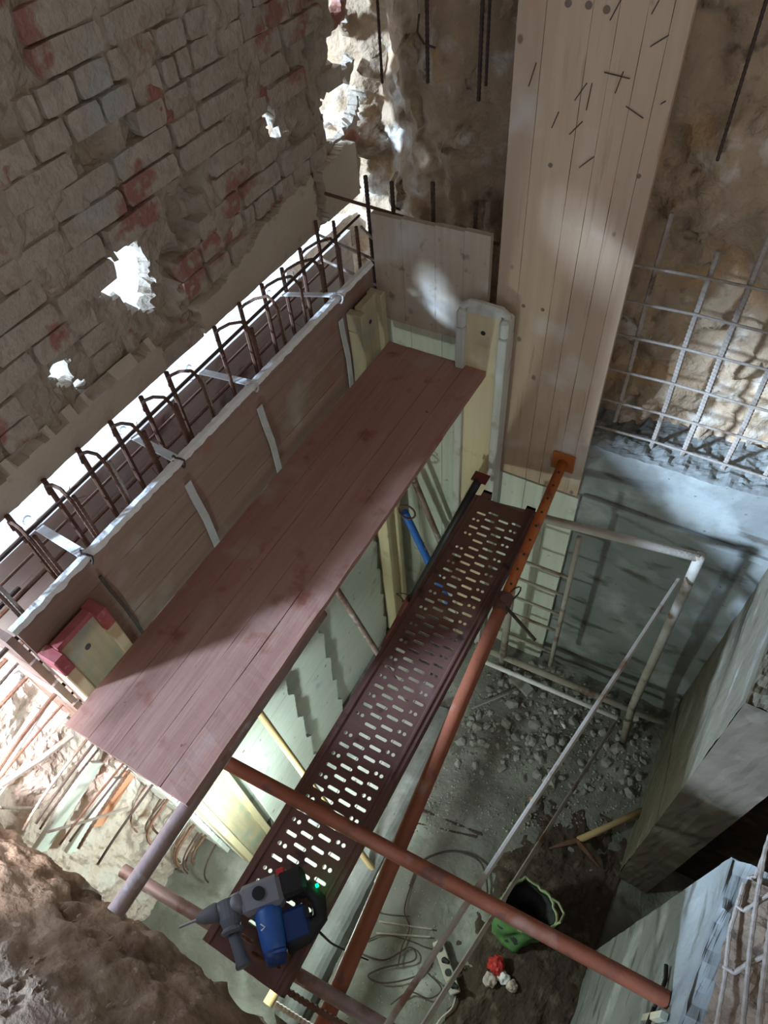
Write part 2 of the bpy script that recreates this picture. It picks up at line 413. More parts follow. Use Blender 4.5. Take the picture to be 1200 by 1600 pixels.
wb = MB().grid(230, 150, lambda u, v: (-2.6 + 5.0 * u, backy(-2.6 + 5 * u, 1.95 + 3.2 * v), 1.95 + 3.2 * v)).build('wall_back', m_rubble, loc=(0, 0, 0), smooth=True)
struct(wb)
struct(MB().box((-2.6, 3.0, 4.9), (2.5, 3.1, 6.0)).build('wall_back_upper', m_rubble, loc=(0, 0, 0)))
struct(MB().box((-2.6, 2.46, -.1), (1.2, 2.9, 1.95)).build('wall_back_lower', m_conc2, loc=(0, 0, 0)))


# back concrete: face, sloped top
def cface(u, v):
    x = -.52 + 1.20 * u; top = 2.24 + .02 * fr((x * 7, 1, 2)) + .05 * max(0, (x + .1))
    if v <= .75:
        z = -.05 + (top + .05 - .03) * (v / .75); y = 2.35 + .006 * fr((x * 4, z * 4, 1))
    else:
        k = (v - .75) / .25; z = top - .03 + .03 * k + .018 * fr((x * 22, k * 5, 3)) * (1 if k > .1 else .3); y = 2.355 + .26 * k
    return (x, y, z)


struct(MB().grid(80, 100, cface).build('wall_back_concrete', m_conc, loc=(0, 0, 0)))
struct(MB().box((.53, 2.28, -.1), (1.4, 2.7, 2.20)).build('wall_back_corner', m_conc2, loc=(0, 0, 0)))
struct(MB().box((-.372, 2.325, 1.835), (.54, 2.352, 1.875)).build('trim_3', m_conc, loc=(0, 0, 0), bevel=.004))


# right: two underpinning walls with a dark gap between them
def pin(name, y0, y1, ztop, lean0, x1, m):
    def f(u, v):
        # around the section: face (-X side), rough top
        y = y0 + (y1 - y0) * u
        zt = ztop(y)
        if v < .7:
            k = v / .7; z = -.1 + (zt + .1) * k
            x = .53 - lean0 * k * (1 - u) + .008 * fr((y * 5, z * 5, 7))
        else:
            k = (v - .7) / .3; x = .53 - lean0 * (1 - u) + (x1 - .53) * k; z = zt + .03 * fr((x * 16, y * 16, 5)) * (1 if k > .05 else 0.2) + .02 * k
        return (x, y, z)
    b = MB().grid(70, 90, f)
    # end face towards the gap or the camera
    e_ = MB().grid(10, 30, lambda u, v: (.53 - lean0 * v + (x1 - .53 + lean0 * v) * u, y0 + .004 * fr((u * 9, v * 20, 2)), -.1 + (ztop(y0) + .1) * v))
    b.grid(10, 30, lambda u, v: (.53 + (x1 - .53) * u, y1, -.1 + (ztop(y1) + .1) * v))
    w = struct(b.build(name, m, loc=(0, 0, 0)))
    e_.grid(10, 30, lambda u, v: (.53 + (x1 - .53) * u, y1 + .002, -.1 + (ztop(y1) + .1) * v)).build('end_face', m_endshade if lean0 else m, w)
    return w


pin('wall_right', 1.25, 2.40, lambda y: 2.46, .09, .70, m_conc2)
pin('wall_right_near', -1.6, .82, lambda y: 2.36 - .36 * max(-.1, (.88 - y)) * .8, .0, .66, m_conc)
struct(MB().box((.72, 1.45, -.1), (1.6, 2.7, 2.3)).box((1.55, -1.6, -.1), (1.7, 2.7, 2.5)).box((.67, -1.6, -.1), (1.6, .60, 2.0)).build('wall_right_earth', m_shadesoil, loc=(0, 0, 0)))  # dark colour stands in for the shade inside the gap
# rough earth bank above the near underpinning wall
struct(MB().grid(40, 90, lambda u, v: (.575 + .60 * u + .02 * fr((u * 5, v * 20, 3)), -1.6 + 2.38 * v, 2.36 - .288 * (2.42 - 2.38 * v) + .012 + .10 * u + .045 * min(1, u * 5) * fr((u * 9, v * 30, 5)) + .02 * min(1, u * 8))).build('wall_right_bank', m_earth, loc=(0, 0, 0)))


# camera side: the muddy bank one looks over
def bank(u, v):
    x = -2.6 + 3.9 * u
    P_ = [(-3.4, 2.3), (-1.0, 2.36), (-.55, 2.50), (-.38, 2.48), (-.27, 2.33), (-.20, 2.2), (-.185, 2.08), (-.22, 1.9), (-.40, 1.3), (-.50, 0.7), (-.50, -.1)]
    q = v * (len(P_) - 1); i = min(int(q), len(P_) - 2); k = q - i
    y = P_[i][0] + (P_[i + 1][0] - P_[i][0]) * k; z = P_[i][1] + (P_[i + 1][1] - P_[i][1]) * k
    w = 1 if i > 0 else k
    n = fr((x * 4, y * 4, z * 4), 5)
    y += w * (.035 * n + .025 * fr((x * 13, z * 13, 2))); z += w * (.035 * fr((x * 4, y * 4, 4))); z += w * .004 * fr((x * 14, y * 14, 2))
    if x > -.40: z = min(z, 2.48 - 1.3 * min(1, (x + .40) / .2))
    return (x, y, z)


struct(MB().grid(260, 120, bank).build('wall_front_mud', m_mud, loc=(0, 0, 0), smooth=True))
# pale subsoil face left of the shutter
struct(MB().grid(90, 120, lambda u, v: (-2.03 + .20 * (1 - v) + .05 * fr((u * 8, v * 9, 3)) + .012 * fr((u * 40, v * 30, 3)), -.75 + 1.3 * u, -.1 + 2.72 * v)).build('wall_left_soil', m_soil, loc=(0, 0, 0)))
struct(MB().box((-2.4, -3.4, 2.3), (-2.0, -.3, 2.62)).build('ground_left', m_soil, loc=(0, 0, 0)))

# ================================================================== FORMWORK
XF = -1.5
# upper inner shutter panel
t = thing('shutter_panel', 'long reddish timber shutter panel with white cement-crusted top edge in front of the rebar cage', 'formwork', (-1.5, 1.28, 2.41))
for k in range(4):
    z0 = 2.405 + k * .122
    board((XF - .027, .255, z0), (XF, 2.315, z0 + .1205), 1, .0015, 40, 30 + k).build('board', m_shut, t)
b = MB()
b.grid(160, 4, lambda u, v: (XF - .034 + .042 * v + (.005 * fr((u * 50, 1, 2)) if v > .9 else 0), .25 + 2.07 * u, 2.893 + (.010 if 0 < v < 1 else -.004) + .004 * fr((u * 70, v * 3, 5))))
b.build('cement_crust', m_edge, t, label='white cement crust along the top edge')
# second panel below, mostly hidden by the platform
t = thing('shutter_panel', 'timber shutter panel of horizontal boards just below the level of the timber platform', 'formwork', (-1.5, 1.28, 1.9))
for k in range(4):
    z0 = 1.905 + k * .122
    board((XF - .027, .255, z0), (XF, 2.315, z0 + .1205), 1, .0015, 20, 50 + k).build('board', m_shut, t)


# lower shutters with splintered ends
def toothed(y0, y1, x, z0, z1, ph):
    pts = []
    z = z0; per = .30
    edge = []
    n = 80
    for i in range(n + 1):
        z = z0 + (z1 - z0) * i / n
        q = ((z + ph) / per) % 1.0
        d = .045 * (q if q < .8 else (1 - q) * 4) + .006 * noise.noise(Vector((z * 40, ph, 0)))
        edge.append((y1 - .03 + d, z))
    m = MB(); th = .024
    for (y, z) in edge:
        m.v += [Vector((x, y0, z)), Vector((x, y, z)), Vector((x - th, y, z)), Vector((x - th, y0, z))]
    for i in range(n):
        for k in range(4):
            a = i * 4 + k; c = i * 4 + (k + 1) % 4; m.f.append([a, c, c + 4, a + 4])
    m.f.append([3, 2, 1, 0]); m.f.append([n * 4 + k for k in range(4)])
    return m


for i, (y0, y1, x, ph, lab) in enumerate([(.50, .965, -1.36, .05, 'pale splintered-edge shutter panel nearest the drill under the platform'),
                                      (.90, 1.345, -1.415, .12, 'middle pale shutter panel with toothed broken edge under the platform'),
                                      (1.28, 2.03, -1.46, .02, 'far pale shutter panel with blue-grey smears beside the yellow timber beam')]):
    t = thing('lower_shutter_panel', lab, 'formwork', (x, (y0 + y1) / 2, 0))
    nseg = 6
    for k in range(nseg):
        z0 = .02 + k * .305
        toothed(y0, y1, x, z0, z0 + .303, -z0 + .02).build('board', m_low, t)
t = thing('lower_shutter_panel', 'pale shutter boards behind the yellow beam in the far corner of the pit', 'formwork', (-1.49, 1.4, 0))
for k in range(6):
    z0 = .0 + k * .315
    board((-1.515, .25, z0), (-1.487, 2.315, z0 + .312), 1, .001, 12, 70 + k).build('board', m_low, t)


def hbeam(name, label, c, wdir, ndir, z0, z1, web_m, fl_m, top_m=None, w=.21, fd=.078, tip=.09, rounded=False):
    """an I-section timber formwork beam standing upright: w across the flanges along wdir, flange depth fd along ndir"""
    t = thing(name, label, 'formwork beam', (c[0], c[1], z0))
    c = Vector((c[0], c[1], 0)); w_ = Vector(wdir); n_ = Vector(ndir)
    for s in (-1, 1):
        zt = z1 - tip if top_m else z1
        fl = MB().obox(c + w_ * s * (w / 2 - .02) + Vector((0, 0, (z0 + zt) / 2)), w_, n_, (0, 0, 1), (.02, fd / 2, (zt - z0) / 2)).build('flange', fl_m, t, bevel=.004)
        if top_m:
            MB().obox(c + w_ * s * (w / 2 - .02) + Vector((0, 0, z1 - tip / 2)), w_, n_, (0, 0, 1), (.0205, fd / 2 + .0005, tip / 2)).build('flange_tip', top_m, fl, bevel=.004 if not rounded else .012)
    wb_ = MB().obox(c + Vector((0, 0, (z0 + z1) / 2)), w_, n_, (0, 0, 1), (w / 2 - .039, .0135, (z1 - z0) / 2 - .001))
    wo = wb_.build('web', web_m, t)
    MB().obox(c + Vector((0, 0, z1 + .001)), w_, n_, (0, 0, 1), (w / 2 - .04, .0155, .012)).build('web_tip', top_m or web_m, wo)
    p = c + Vector((0, 0, z1 - .10)); MB().tube([p + n_ * .0125, p + n_ * .0150], .011, 14).build('hole', m_sock, wo)
    p = c + Vector((0, 0, z1 - .10)); MB().tube([p - n_ * .0125, p - n_ * .0150], .011, 14).build('hole', m_sock, wo)
    return t


hbeam('formwork_beam', 'upright timber I-beam with red painted tip at the near end of the long shutter panel', (-1.46, .366), (0, 1, 0), (1, 0, 0), 0, 2.765, m_beam, m_yel, m_redp, w=.222)
hbeam('formwork_beam', 'cement-whitened upright timber beam with rounded tip beside the tall pine panel', (-.925, 2.262), (1, 0, 0), (0, 1, 0), 0, 2.85, m_yel, m_beamtop, m_beamtop, w=.235, fd=.085, rounded=True)
hbeam('formwork_beam', 'greenish grimy upright timber beam in the far corner of the shutter', (-1.458, 2.175), (0, 1, 0), (1, 0, 0), 0, 2.80, m_beam, m_beam, m_beam, w=.215)
hbeam('formwork_beam', 'yellow upright timber beam below the platform next to the far shutter panel', (-1.40, 2.10), (0, 1, 0), (1, 0, 0), 0, 1.9, m_yel, m_yel, None, w=.16, fd=.07)
# cement arch cap on the middle beam
b = MB()
for s in (-1, 1):
    b.tube([(-.925 + s * .098, 2.262, 2.80), (-.925 + s * .096, 2.262, 2.855), (-.925 + s * .07, 2.262, 2.872), (-.925, 2.262, 2.874)], .020, 8)
b.build('cement_cap', m_beamtop, bpy.data.objects['formwork_beam.001'])

# steel straps hanging from the flat ties down the shutter face
XT = XF + .004
for i, (y, lab) in enumerate([(.545, 'thin dark strap on the shutter face next to the red-tipped beam'), (.985, 'second hanging strap on the shutter face, counted from the red-tipped beam'), (1.42, 'third hanging strap on the shutter face, counted from the red-tipped beam'), (2.02, 'hanging strap on the shutter face beside the greenish far beam')]):
    b = MB(); pts = [(XT, y, 2.80), (XT + .004, y, 2.72), (XT + .012, y + .004, 2.60), (XT + .010, y + .004, 2.42)]
    for k in range(3):
        p = Vector(pts[k]); q = Vector(pts[k + 1]); w = Vector((0, .016 if i else .006, 0)); th = Vector((.004, 0, 0))
        n = len(b.v); b.v += [p - w, p + w, p + w + th, p - w + th, q - w, q + w, q + w + th, q - w + th]
        b.f += [[n, n + 1, n + 5, n + 4], [n + 1, n + 2, n + 6, n + 5], [n + 2, n + 3, n + 7, n + 6], [n + 3, n, n + 4, n + 7], [n, n + 1, n + 2, n + 3], [n + 4, n + 5, n + 6, n + 7]]
    b.build('strap', m_galv if i else m_black, None, label=lab, cat='strap')
# flat white ties spanning to the outer shutter
for i, (y, yo, lab) in enumerate([(.545, .60, 'white flat steel tie nearest the red-tipped beam, across the rebar cage'), (.988, 1.10, 'second white flat steel tie along the rebar cage'), (1.415, 1.51, 'third white flat steel tie along the rebar cage'), (2.02, 2.10, 'white flat steel tie next to the far corner of the rebar cage')]):
    t = thing('flat_tie', lab, 'tie', (XF, y, 2.9))
    p = Vector((XF - .01, y, 2.918)); q = Vector((-1.965, yo + .02, 2.735)); d = (q - p).normalized(); s = d.cross(Vector((0, 0, 1))).normalized()
    MB().obox((p + q) / 2, d, s, d.cross(s), ((q - p).length / 2, .0155, .003)).build('bar', m_edge, t)
    pts = []
    for k in range(13):
        a = k / 12 * 2 * math.pi; pts.append(p + Vector((.015 + .028 * math.cos(a), .006 * math.sin(3 * a), -.01 + .026 * math.sin(a))))
    MB().tube(pts, .004, 6).build('wire_loop', m_black if i in (0, 1) else m_galv, t)
    pts = [q + Vector((.0, .016 * math.cos(a), .016 * math.sin(a))) for a in [k / 10 * 2 * math.pi for k in range(11)]]
    MB().tube(pts, .004, 6).build('eye', m_galv, t)

# outer shutter: boards lying behind the cage
t = thing('outer_shutter_panel', 'greyish outer timber shutter behind the rebar cage below the brick wall', 'formwork', (-1.98, 1.3, .1))
for k in range(5):
    z1 = 2.672 - k * .155
    board((-2.0, .25, z1 - .153), (-1.965, 2.85, z1), 1, .002, 30, 90 + k).build('board', m_out2, t)
board((-2.0, .25, .05), (-1.965, 2.85, 1.895), 1, .002, 30, 99).build('board', m_out2, t)
# stop end of stacked slotted boards closing the shutter towards the camera
t = thing('stop_end', 'stack of short brown boards closing the near end of the shutter around the rebar', 'formwork', (-1.66, .24, 0))
z = 2.86; k = 0
while z > .2:
    h = .155 if z > 1.5 else .085
    mt_ = m_shut if z > 1.5 else m_low
    x0 = -1.78 + .012 * noise.noise(Vector((k * 3.3, 1, 1)))
    board((x0, .225, z - h + .012), (XF - .03, .250, z), 0, .003, 6, 110 + k, .004).build('board', mt_, t)
    z -= h; k += 1


# ================================================================== REBAR
def rib(pts, r, n=7):
    """a bar with ribs: slightly alternating radius"""
    P_ = [Vector(p) for p in pts]; out = []; rs = []
    for i in range(len(P_) - 1):
        L = (P_[i + 1] - P_[i]).length; k = max(1, int(L / .05))
        for j in range(k): out.append(P_[i].lerp(P_[i + 1], j / k)); rs.append(r)
    out.append(P_[-1]); rs.append(r)
    return MB().tube(out, rs, n)


def ribbed(pts, r, n=6, step=.009):
    P_ = [Vector(p) for p in pts]; out = []; rs = []; c = 0
    for i in range(len(P_) - 1):
        L = (P_[i + 1] - P_[i]).length; k = max(1, int(L / step))
        for j in range(k): out.append(P_[i].lerp(P_[i + 1], j / k)); rs.append(r * (1.12 if c % 2 else .90)); c += 1
    out.append(P_[-1]); rs.append(r)
    return MB().tube(out, rs, n)


cage = thing('rebar_cage', 'rusty rebar cage standing in the slot between the two shutter panels under the brick wall', 'rebar', (-1.7, 1.2, 0))
ys = [.31, .475, .640, .800, .959, 1.118, 1.267, 1.394, 1.569, 1.74, 1.90, 2.05, 2.20]
for i, y in enumerate(ys):
    zt = 3.035 + random.uniform(-.006, .02); hk = i not in (7,)
    yo = y + .055
    # hooked pair: up the near mat, bent over and out to the far mat
    pts = [(-1.595 + random.uniform(-.012, .012), y - .004, 2.35), (-1.585, y, 2.8), (-1.585, y, zt - .035), (-1.60, y + .003, zt - .01), (-1.63, y + .01, zt)]
    if hk:
        pts += [(-1.72, y + .03, zt - .05), (-1.80, yo - .01, zt - .11), (-1.835, yo, zt - .145), (-1.845, yo, zt - .19)]
        ribbed(pts, .0062).build('hooped_bar', m_rust, cage)
        rib([(-1.85, yo + .01, 2.0), (-1.85, yo + .012, zt - .13)], .010).build('far_upright_bar', m_rust, cage)
    ribbed([(-1.600 + random.uniform(-.01, .01), y + .014, 2.3), (-1.592, y + .016, zt - .02)], .0065).build('near_upright_bar', m_rust if i % 3 else m_rustl, cage)
rib([(-1.61, .0, 3.028), (-1.615, 1.0, 3.03), (-1.61, 2.42, 3.045)], .0055).build('top_long_bar', m_black, cage)
for (x, z, r) in [(-1.86, 2.80, .008), (-1.87, 2.60, .009), (-1.87, 2.42, .009), (-1.88, 2.69, .006)]:
    rib([(x, .1, z - .01), (x, 2.6, z)], r).build('long_bar', m_rust, cage)
# long bars emerging through the stop end, curling towards the bank
zz = 2.76; i = 0
while zz > .25:
    for x in ((-1.60, -1.74) if i % 2 == 0 else (-1.67,)):
        e = random.uniform(-.17, -.13) if zz > 1.35 else random.uniform(-.05, .06)
        dz = random.uniform(-.06, -.01) if zz > 1.35 else random.uniform(-.22, -.08); dx = random.uniform(-.02, .03)
        pts = [(x, .40, zz), (x, .20, zz)]
        for k in range(1, 8):
            u = k / 7; pts.append((x + dx * u, .20 + (e - .20) * u * (1 if zz > 1.35 else (1 - .25 * u ** 3)), zz + dz * u ** 3.5))
        thin = random.random() < .5
        (rib if thin else ribbed)(pts, random.choice([.005, .006, .008])).build('projecting_bar', random.choice([m_rust, m_rust, m_rustl, m_black]), cage)
    zz -= .115 if zz < 1.5 else .17; i += 1
# tie wire whiskers
b = MB()
for i, y in enumerate(ys):
    for k in range(3):
        p = Vector((-1.60, y, 3.02 if k < 2 else 2.8)); b.tube([p, p + Vector((random.uniform(-.05, .05), random.uniform(-.03, .05), random.uniform(-.02, .03)))], .0012, 4)
b.build('tie_wire', m_rust, cage, kind='stuff')
# thin loose laths and bars lying over the near rebar ends
for (p, q, r, mt_, lab) in [(at(0, 1228, 0, -1.72), at(112, 1150, 0, -1.72), .012, m_rustl, 'thin straight bar crossing the long rebar ends at the frame edge'),
                           (at(0, 1262, 0, -1.75), at(60, 1262, 0, -1.75), .006, m_rustl, 'short thin pale bar low among the rebar ends'),
                           (at(75, 1300, 0, -1.62), at(200, 1262, 0, -1.62), .006, m_rustl, 'thin pale bar lying across the bent rebar ends')]:
    rib([p, p.lerp(q, .5) + Vector((0, 0, -.01)), q], r).build('loose_bar', mt_, None, label=lab, cat='rebar')
# pale conduit pipe on the soil
for (a_, c_, r, lab) in [((-10, 1218), (62, 1108), .022, 'pale thick conduit on the sunlit soil behind the rebar ends'), ((-12, 1090), (38, 1052), .024, 'short pale conduit stub above the thick conduit')]:
    MB().tube([at(*a_, 0, -1.88), at(*c_, 0, -1.88)], r, 12).build('conduit', m_edge, None, smooth=True, label=lab, cat='pipe')
# boards leaning on the soil under the rebar
for (a_, c_, w, mt_, lab) in [((60, 1330), (150, 1190), .035, m_low, 'greenish board upright against the soil under the rebar ends'), ((110, 1330), (185, 1215), .03, m_low, 'second greenish board against the soil beside the terracotta one'),
                              ((150, 1290), (205, 1205), .03, m_orplate, 'terracotta coloured board against the soil under the rebar')]:
    p = at(*a_, 0, -1.84); q = at(*c_, 0, -1.80); d = (q - p).normalized(); s = d.cross(Vector((1, 0, 0))).normalized()
    MB().obox((p + q) / 2, d, s, d.cross(s), ((q - p).length / 2, w * 1.3, .012)).build('offcut_board', mt_, None, bevel=.003, label=lab, cat='board')

# back cage: uprights and cross bars behind the small panel
cage2 = thing('rebar_grid', 'dark rebar uprights and cross bar behind the small panel on the back wall', 'rebar', (-1.3, 2.42, 2.4))
for (x, zt) in [(-1.558, 3.227), (-1.433, 3.225), (-1.244, 3.258), (-1.054, 3.21)]:
    ribbed([(x, 2.42, 2.5), (x - .003, 2.42, zt)], .010 if x < -1.1 else .009).build('upright_bar', m_black, cage2)
rib([(-1.78, 2.42, 3.11), (-1.4, 2.42, 3.085), (-.95, 2.42, 3.06)], .0075).build('cross_bar', m_rust, cage2)
rib([(-1.62, 2.44, 2.98), (-1.5, 2.36, 2.98)], .006).build('cross_bar', m_rustl, cage2)
for z in (2.85, 2.72):
    rib([(-1.95, 2.5, z), (-1.5, 2.40, z)], .007).build('cross_bar', m_rustl, cage2)
for (x, zt) in [(-1.62, 3.0), (-1.74, 3.0), (-1.84, 2.98)]:
    ribbed([(x, 2.40, 2.3), (x, 2.40, zt)], .009).build('upright_bar', m_rust, cage2)

# uprights in front of the rubble high on the back wall
for i, (x, zb, lab) in enumerate([(-1.536, 3.53, 'leftmost of the three thin dark bars hanging down the upper rubble wall'), (-1.336, 3.555, 'middle one of the three dark bars on the upper rubble wall, with a bent wire'), (-1.125, 3.52, 'dark bar on the upper rubble wall next to the tall pine panel')]):
    t = thing('wall_bar', lab, 'rebar', (x, 2.55, zb))
    ribbed([(x, 2.56, zb), (x + .003, 2.56, 4.3)], .008 if i else .006).build('bar', m_black, t)
    if i == 2: ribbed([(x + .022, 2.57, zb + .05), (x + .024, 2.57, 4.3)], .006).build('bar', m_black, t)
    if i == 1: MB().tube([at(680, 75, 1, 2.54), at(662, 68, 1, 2.54), at(652, 50, 1, 2.54), at(655, 22, 1, 2.54)], .004, 6).build('bent_wire', m_black, t)
for i, (x, zb, lab) in enumerate([(-.25, 3.45, 'dark recessed bar high on the earth wall near the frame corner'), (-.575, 3.35, 'dark recessed bar high beside the tall pine panel on its earth wall side')]):
    ribbed([(x, 2.56, zb), (x, 2.55, 4.2)], .0055).build('wall_bar', m_black, None, label=lab, cat='rebar')

# mesh above the back concrete
mesh_ = thing('rebar_mesh', 'pale cement-dusted rebar mesh rising from the back concrete in front of the earth wall', 'rebar', (0, 2.45, 2.2))
for (x, z0, z1, r, mt_) in [(-.146, 2.2, 3.20, .011, m_rustl), (-.008, 2.2, 3.36, .012, m_rustl), (.17, 2.2, 3.06, .011, m_rustl), (-.335, 2.30, 3.30, .009, m_rustl), (.335, 2.2, 3.2, .011, m_rustl)]:
    yo = 2.452
    pts = [(x, yo, z0), (x + .004, yo + .004, z0 + .3), (x - .002, yo, z0 + .6), (x, yo + .01, z1)]
    ribbed(pts, r).build('upright_bar', mt_, mesh_)
for k, z in enumerate([2.262, 2.432, 2.605, 2.785, 2.945, 3.10]):
    pts = [(-.47, 2.438, z - .012), (-.15, 2.438, z + .004), (.45, 2.438, z + (.012 if k % 2 else 0))]
    rib(pts, .0058).build('cross_bar', m_rustl, mesh_)

# near right mesh over the rough top of the underpinning wall
m2 = thing('rebar_mesh', 'cement-coated rebar mesh over the rough top of the near right concrete wall', 'rebar', (.66, .6, 2.2))


def on(px, py, z): return at(px, py, 2, z)


for pts, r in [([on(1215, 1270, 2.42), on(1195, 1330, 2.42), on(1183, 1400, 2.41), on(1172, 1480, 2.40), on(1160, 1610, 2.38)], 0.0065),
               ([on(1205, 1305, 2.38), on(1180, 1370, 2.36), on(1168, 1372, 2.34)], 0.0050),
               ([on(1162, 1380, 2.37), on(1140, 1455, 2.35), on(1132, 1530, 2.33), on(1118, 1610, 2.31)], 0.0058),
               ([on(1150, 1415, 2.36), on(1162, 1423, 2.37), on(1185, 1408, 2.40), on(1205, 1395, 2.42)], 0.0050),
               ([on(1130, 1510, 2.33), on(1148, 1520, 2.35), on(1172, 1503, 2.38), on(1205, 1490, 2.42)], 0.0058),
               ([on(1210, 1400, 2.46), on(1200, 1470, 2.44), on(1190, 1550, 2.43), on(1185, 1610, 2.42)], 0.0072)]:
    P2 = []
    for i in range(len(pts) - 1):
        for k in range(4):
            P2.append(pts[i].lerp(pts[i + 1], k / 4) + Vector((0, 0, .003 * noise.noise(Vector((i, k, 1))))))
    P2.append(pts[-1]); ribbed(P2, r, 7, .012).build('mesh_bar', m_rustl, m2)

# ================================================================== PANELS ON THE BACK WALL
t = thing('tall_panel', 'tall pale pine board panel standing on the back wall, with nails and dark knots', 'panel', (-.65, 2.33, 1.86))
xs_ = [-.905, -.815, -.675, -.60, -.52, -.452, -.398]
for k in range(6):
    board((xs_[k] + .0008, 2.322, 1.862), (xs_[k + 1] - .0008, 2.349, 4.35), 2, .0012, 40, 130 + k).build('board', m_tall, t)
nails = [((838, 98), (826, 135)), ((917, 130), (898, 157)), ((925, 130), (916, 172)), ((944, 113), (984, 123)), ((974, 112), (961, 146)), ((978, 166), (1005, 185)), ((873, 175), (862, 200)), ((910, 190), (890, 210)),
         ((928, 245), (905, 262)), ((970, 0), (953, 32)), ((1030, 0), (1018, 22)), ((1045, 55), (1016, 73)), ((1032, 163), (1040, 158))]
for i, (a_, c_) in enumerate(nails):
    p = at(*a_, 1, 2.3195); q = at(*c_, 1, 2.3195)
    q2 = q.lerp(p, .0); MB().tube([p, q2], .0016, 5).build('nail', m_black, t)
t2 = [(-.83, 3.86), (-.77, 3.86), (-.70, 3.84)]
for i, (px, py) in enumerate([(888, 5), (920, 8), (948, 15), (860, 258), (998, 275), (818, 478), (848, 484)]):
    p = at(px, py, 1, 2.322); MB().tube([p, p + Vector((0, -.0012, 0))], .011 if i < 3 else .008, 12).build('knot', m_knotd, t)

t = thing('small_panel', 'low square shutter panel of pale cement-stained boards in the far corner of the pit', 'panel', (-1.2, 2.33, 2.6))
xs_ = [-1.49, -1.345, -1.19, -1.06, -.945]
for k in range(4):
    board((xs_[k] + .0006, 2.322, 2.622), (xs_[k + 1] - .0006, 2.349, 3.135 + .006 * (k - 1)), 2, .0012, 20, 150 + k).build('board', m_small, t)
t = thing('back_shutter', 'pale lower shutter boards on the back wall under the small square panel', 'panel', (-1.2, 2.34, 0))
for k, (x0, x1) in enumerate([(-1.49, -1.32), (-1.32, -1.16), (-1.16, -1.03), (-1.03, -.94)]):
    board((x0 + .001, 2.328, 0.0), (x1 - .001, 2.352, 2.615), 2, .0012, 24, 160 + k).build('board', m_lowz, t)
t = thing('back_shutter', 'pale lower shutter panel standing under the tall pine panel behind the ladder frame', 'panel', (-.65, 2.34, 0))
for k, (x0, x1) in enumerate([(-.94, -.80), (-.80, -.67), (-.67, -.53), (-.53, -.385)]):
    board((x0 + .001, 2.318, 0.0), (x1 - .001, 2.347, 1.852), 2, .0012, 24, 170 + k).build('board', m_lowz, t)

# ================================================================== PLATFORM
t = thing('timber_platform', 'wide reddish timber board platform lying along the shutter, stained and worn', 'platform', (-1.15, 1.2, 2.52))
w5 = [-1.400, -1.300, -1.202, -1.098, -1.002, -.900]
for k in range(5):
    e = [.003, .0, .002, .0, -.002][k]
    board((w5[k] + .0007, .150 + e, 2.523), (w5[k + 1] - .0007, 2.255 - e * .5, 2.550), 1, .0012 if k < 4 else .0035, 60, 180 + k, .003).build('board', m_plank, t)
board((-1.33, .172, 2.49), (-.93, .20, 2.5225), 0, .002, 10, 190).build('end_batten', m_yel, t, label='yellow batten under the near end')

# worn side of platform: dark splits
# ================================================================== TUBES AND PROPS


def pipe_thing(name, label, cat, p, q, r, m, wall=.004):
    return MB().pipe(p, q, r, wall).build(name, m, None, smooth=False, label=label, cat=cat)


def shade_auto(o):
    o.data.polygons.foreach_set('use_smooth', [True] * len(o.data.polygons))
    md = o.modifiers.new('split', 'EDGE_SPLIT'); md.split_angle = math.radians(40)
    return o


shade_auto(pipe_thing('scaffold_tube', 'thick scaffold tube resting under the near edge of the timber platform, lit pinkish grey', 'scaffold tube', (-.922, -.165, 2.475), (-.925, .9, 2.485), .026, m_tube))
shade_auto(pipe_thing('scaffold_tube', 'dark scaffold tube with open end crossing under the drill and the perforated deck', 'scaffold tube', at(192, 1360, 2, 1.835), at(640, 1628, 2, 1.835), .024, m_tube))
shade_auto(pipe_thing('scaffold_tube', 'rusty orange tube spanning the pit over the deck to the right concrete wall', 'scaffold tube', (-1.18, .375, 2.03), (.528, .45, 2.03), .0265, m_orange2))

# orange adjustable prop, nearly level
t = thing('orange_prop', 'orange adjustable steel prop braced against the foot of the tall pine panel', 'prop', (-.45, 1.0, 1.8))
A_ = at(880, 722, 1, 2.312); B_ = at(500, 1612, 2, 1.72)
d = (B_ - A_).normalized()
Cc = A_.lerp(B_, .0)
# collar position
best = min([k / 400 for k in range(400)], key=lambda k: abs((lambda P_: (lambda q: 800 - FPX * (-q.y) / (q.z) if False else (800 - FPX * q.y / -q.z))(ROT.transposed() @ (P_ - CAM)))(A_.lerp(B_, k)) - 940))
Cc = A_.lerp(B_, best)
MB().tube([A_, A_.lerp(Cc, .5), Cc + d * .10], .024, 16).build('inner_tube', m_orange, t, smooth=True)
shade_auto(MB().pipe(Cc, B_, .031, .004).build('outer_tube', m_orange2, t))
side = (CAM - A_).normalized(); side = (side - d * side.dot(d)).normalized()
n_ = 9
for k in range(n_):
    p = A_.lerp(Cc, .10 + .80 * k / (n_ - 1)); MB().tube([p + side * .0225, p + side * .0248], .0062, 10).build('pin_hole', m_sock, t)
MB().box((A_.x - .055, 2.306, A_.z - .055), (A_.x + .055, 2.317, A_.z + .055)).build('end_plate', m_orange, t, bevel=.002)
MB().tube([Cc - d * .035, Cc - d * .03, Cc + d * .03, Cc + d * .05], [.030, .037, .037, .034], 16).build('collar', m_deck, t, smooth=False)
MB().tube([Cc + d * .0 - side * .01, Cc + d * .005 + side * .045], .02, 10).build('clamp_lug', m_deck, t)
h0 = Cc + side * .02 + d * .02; h1 = at(836, 1000, 2, h0.z + .02)
MB().tube([h0, h1], .0075, 8).build('handle', m_black, t)
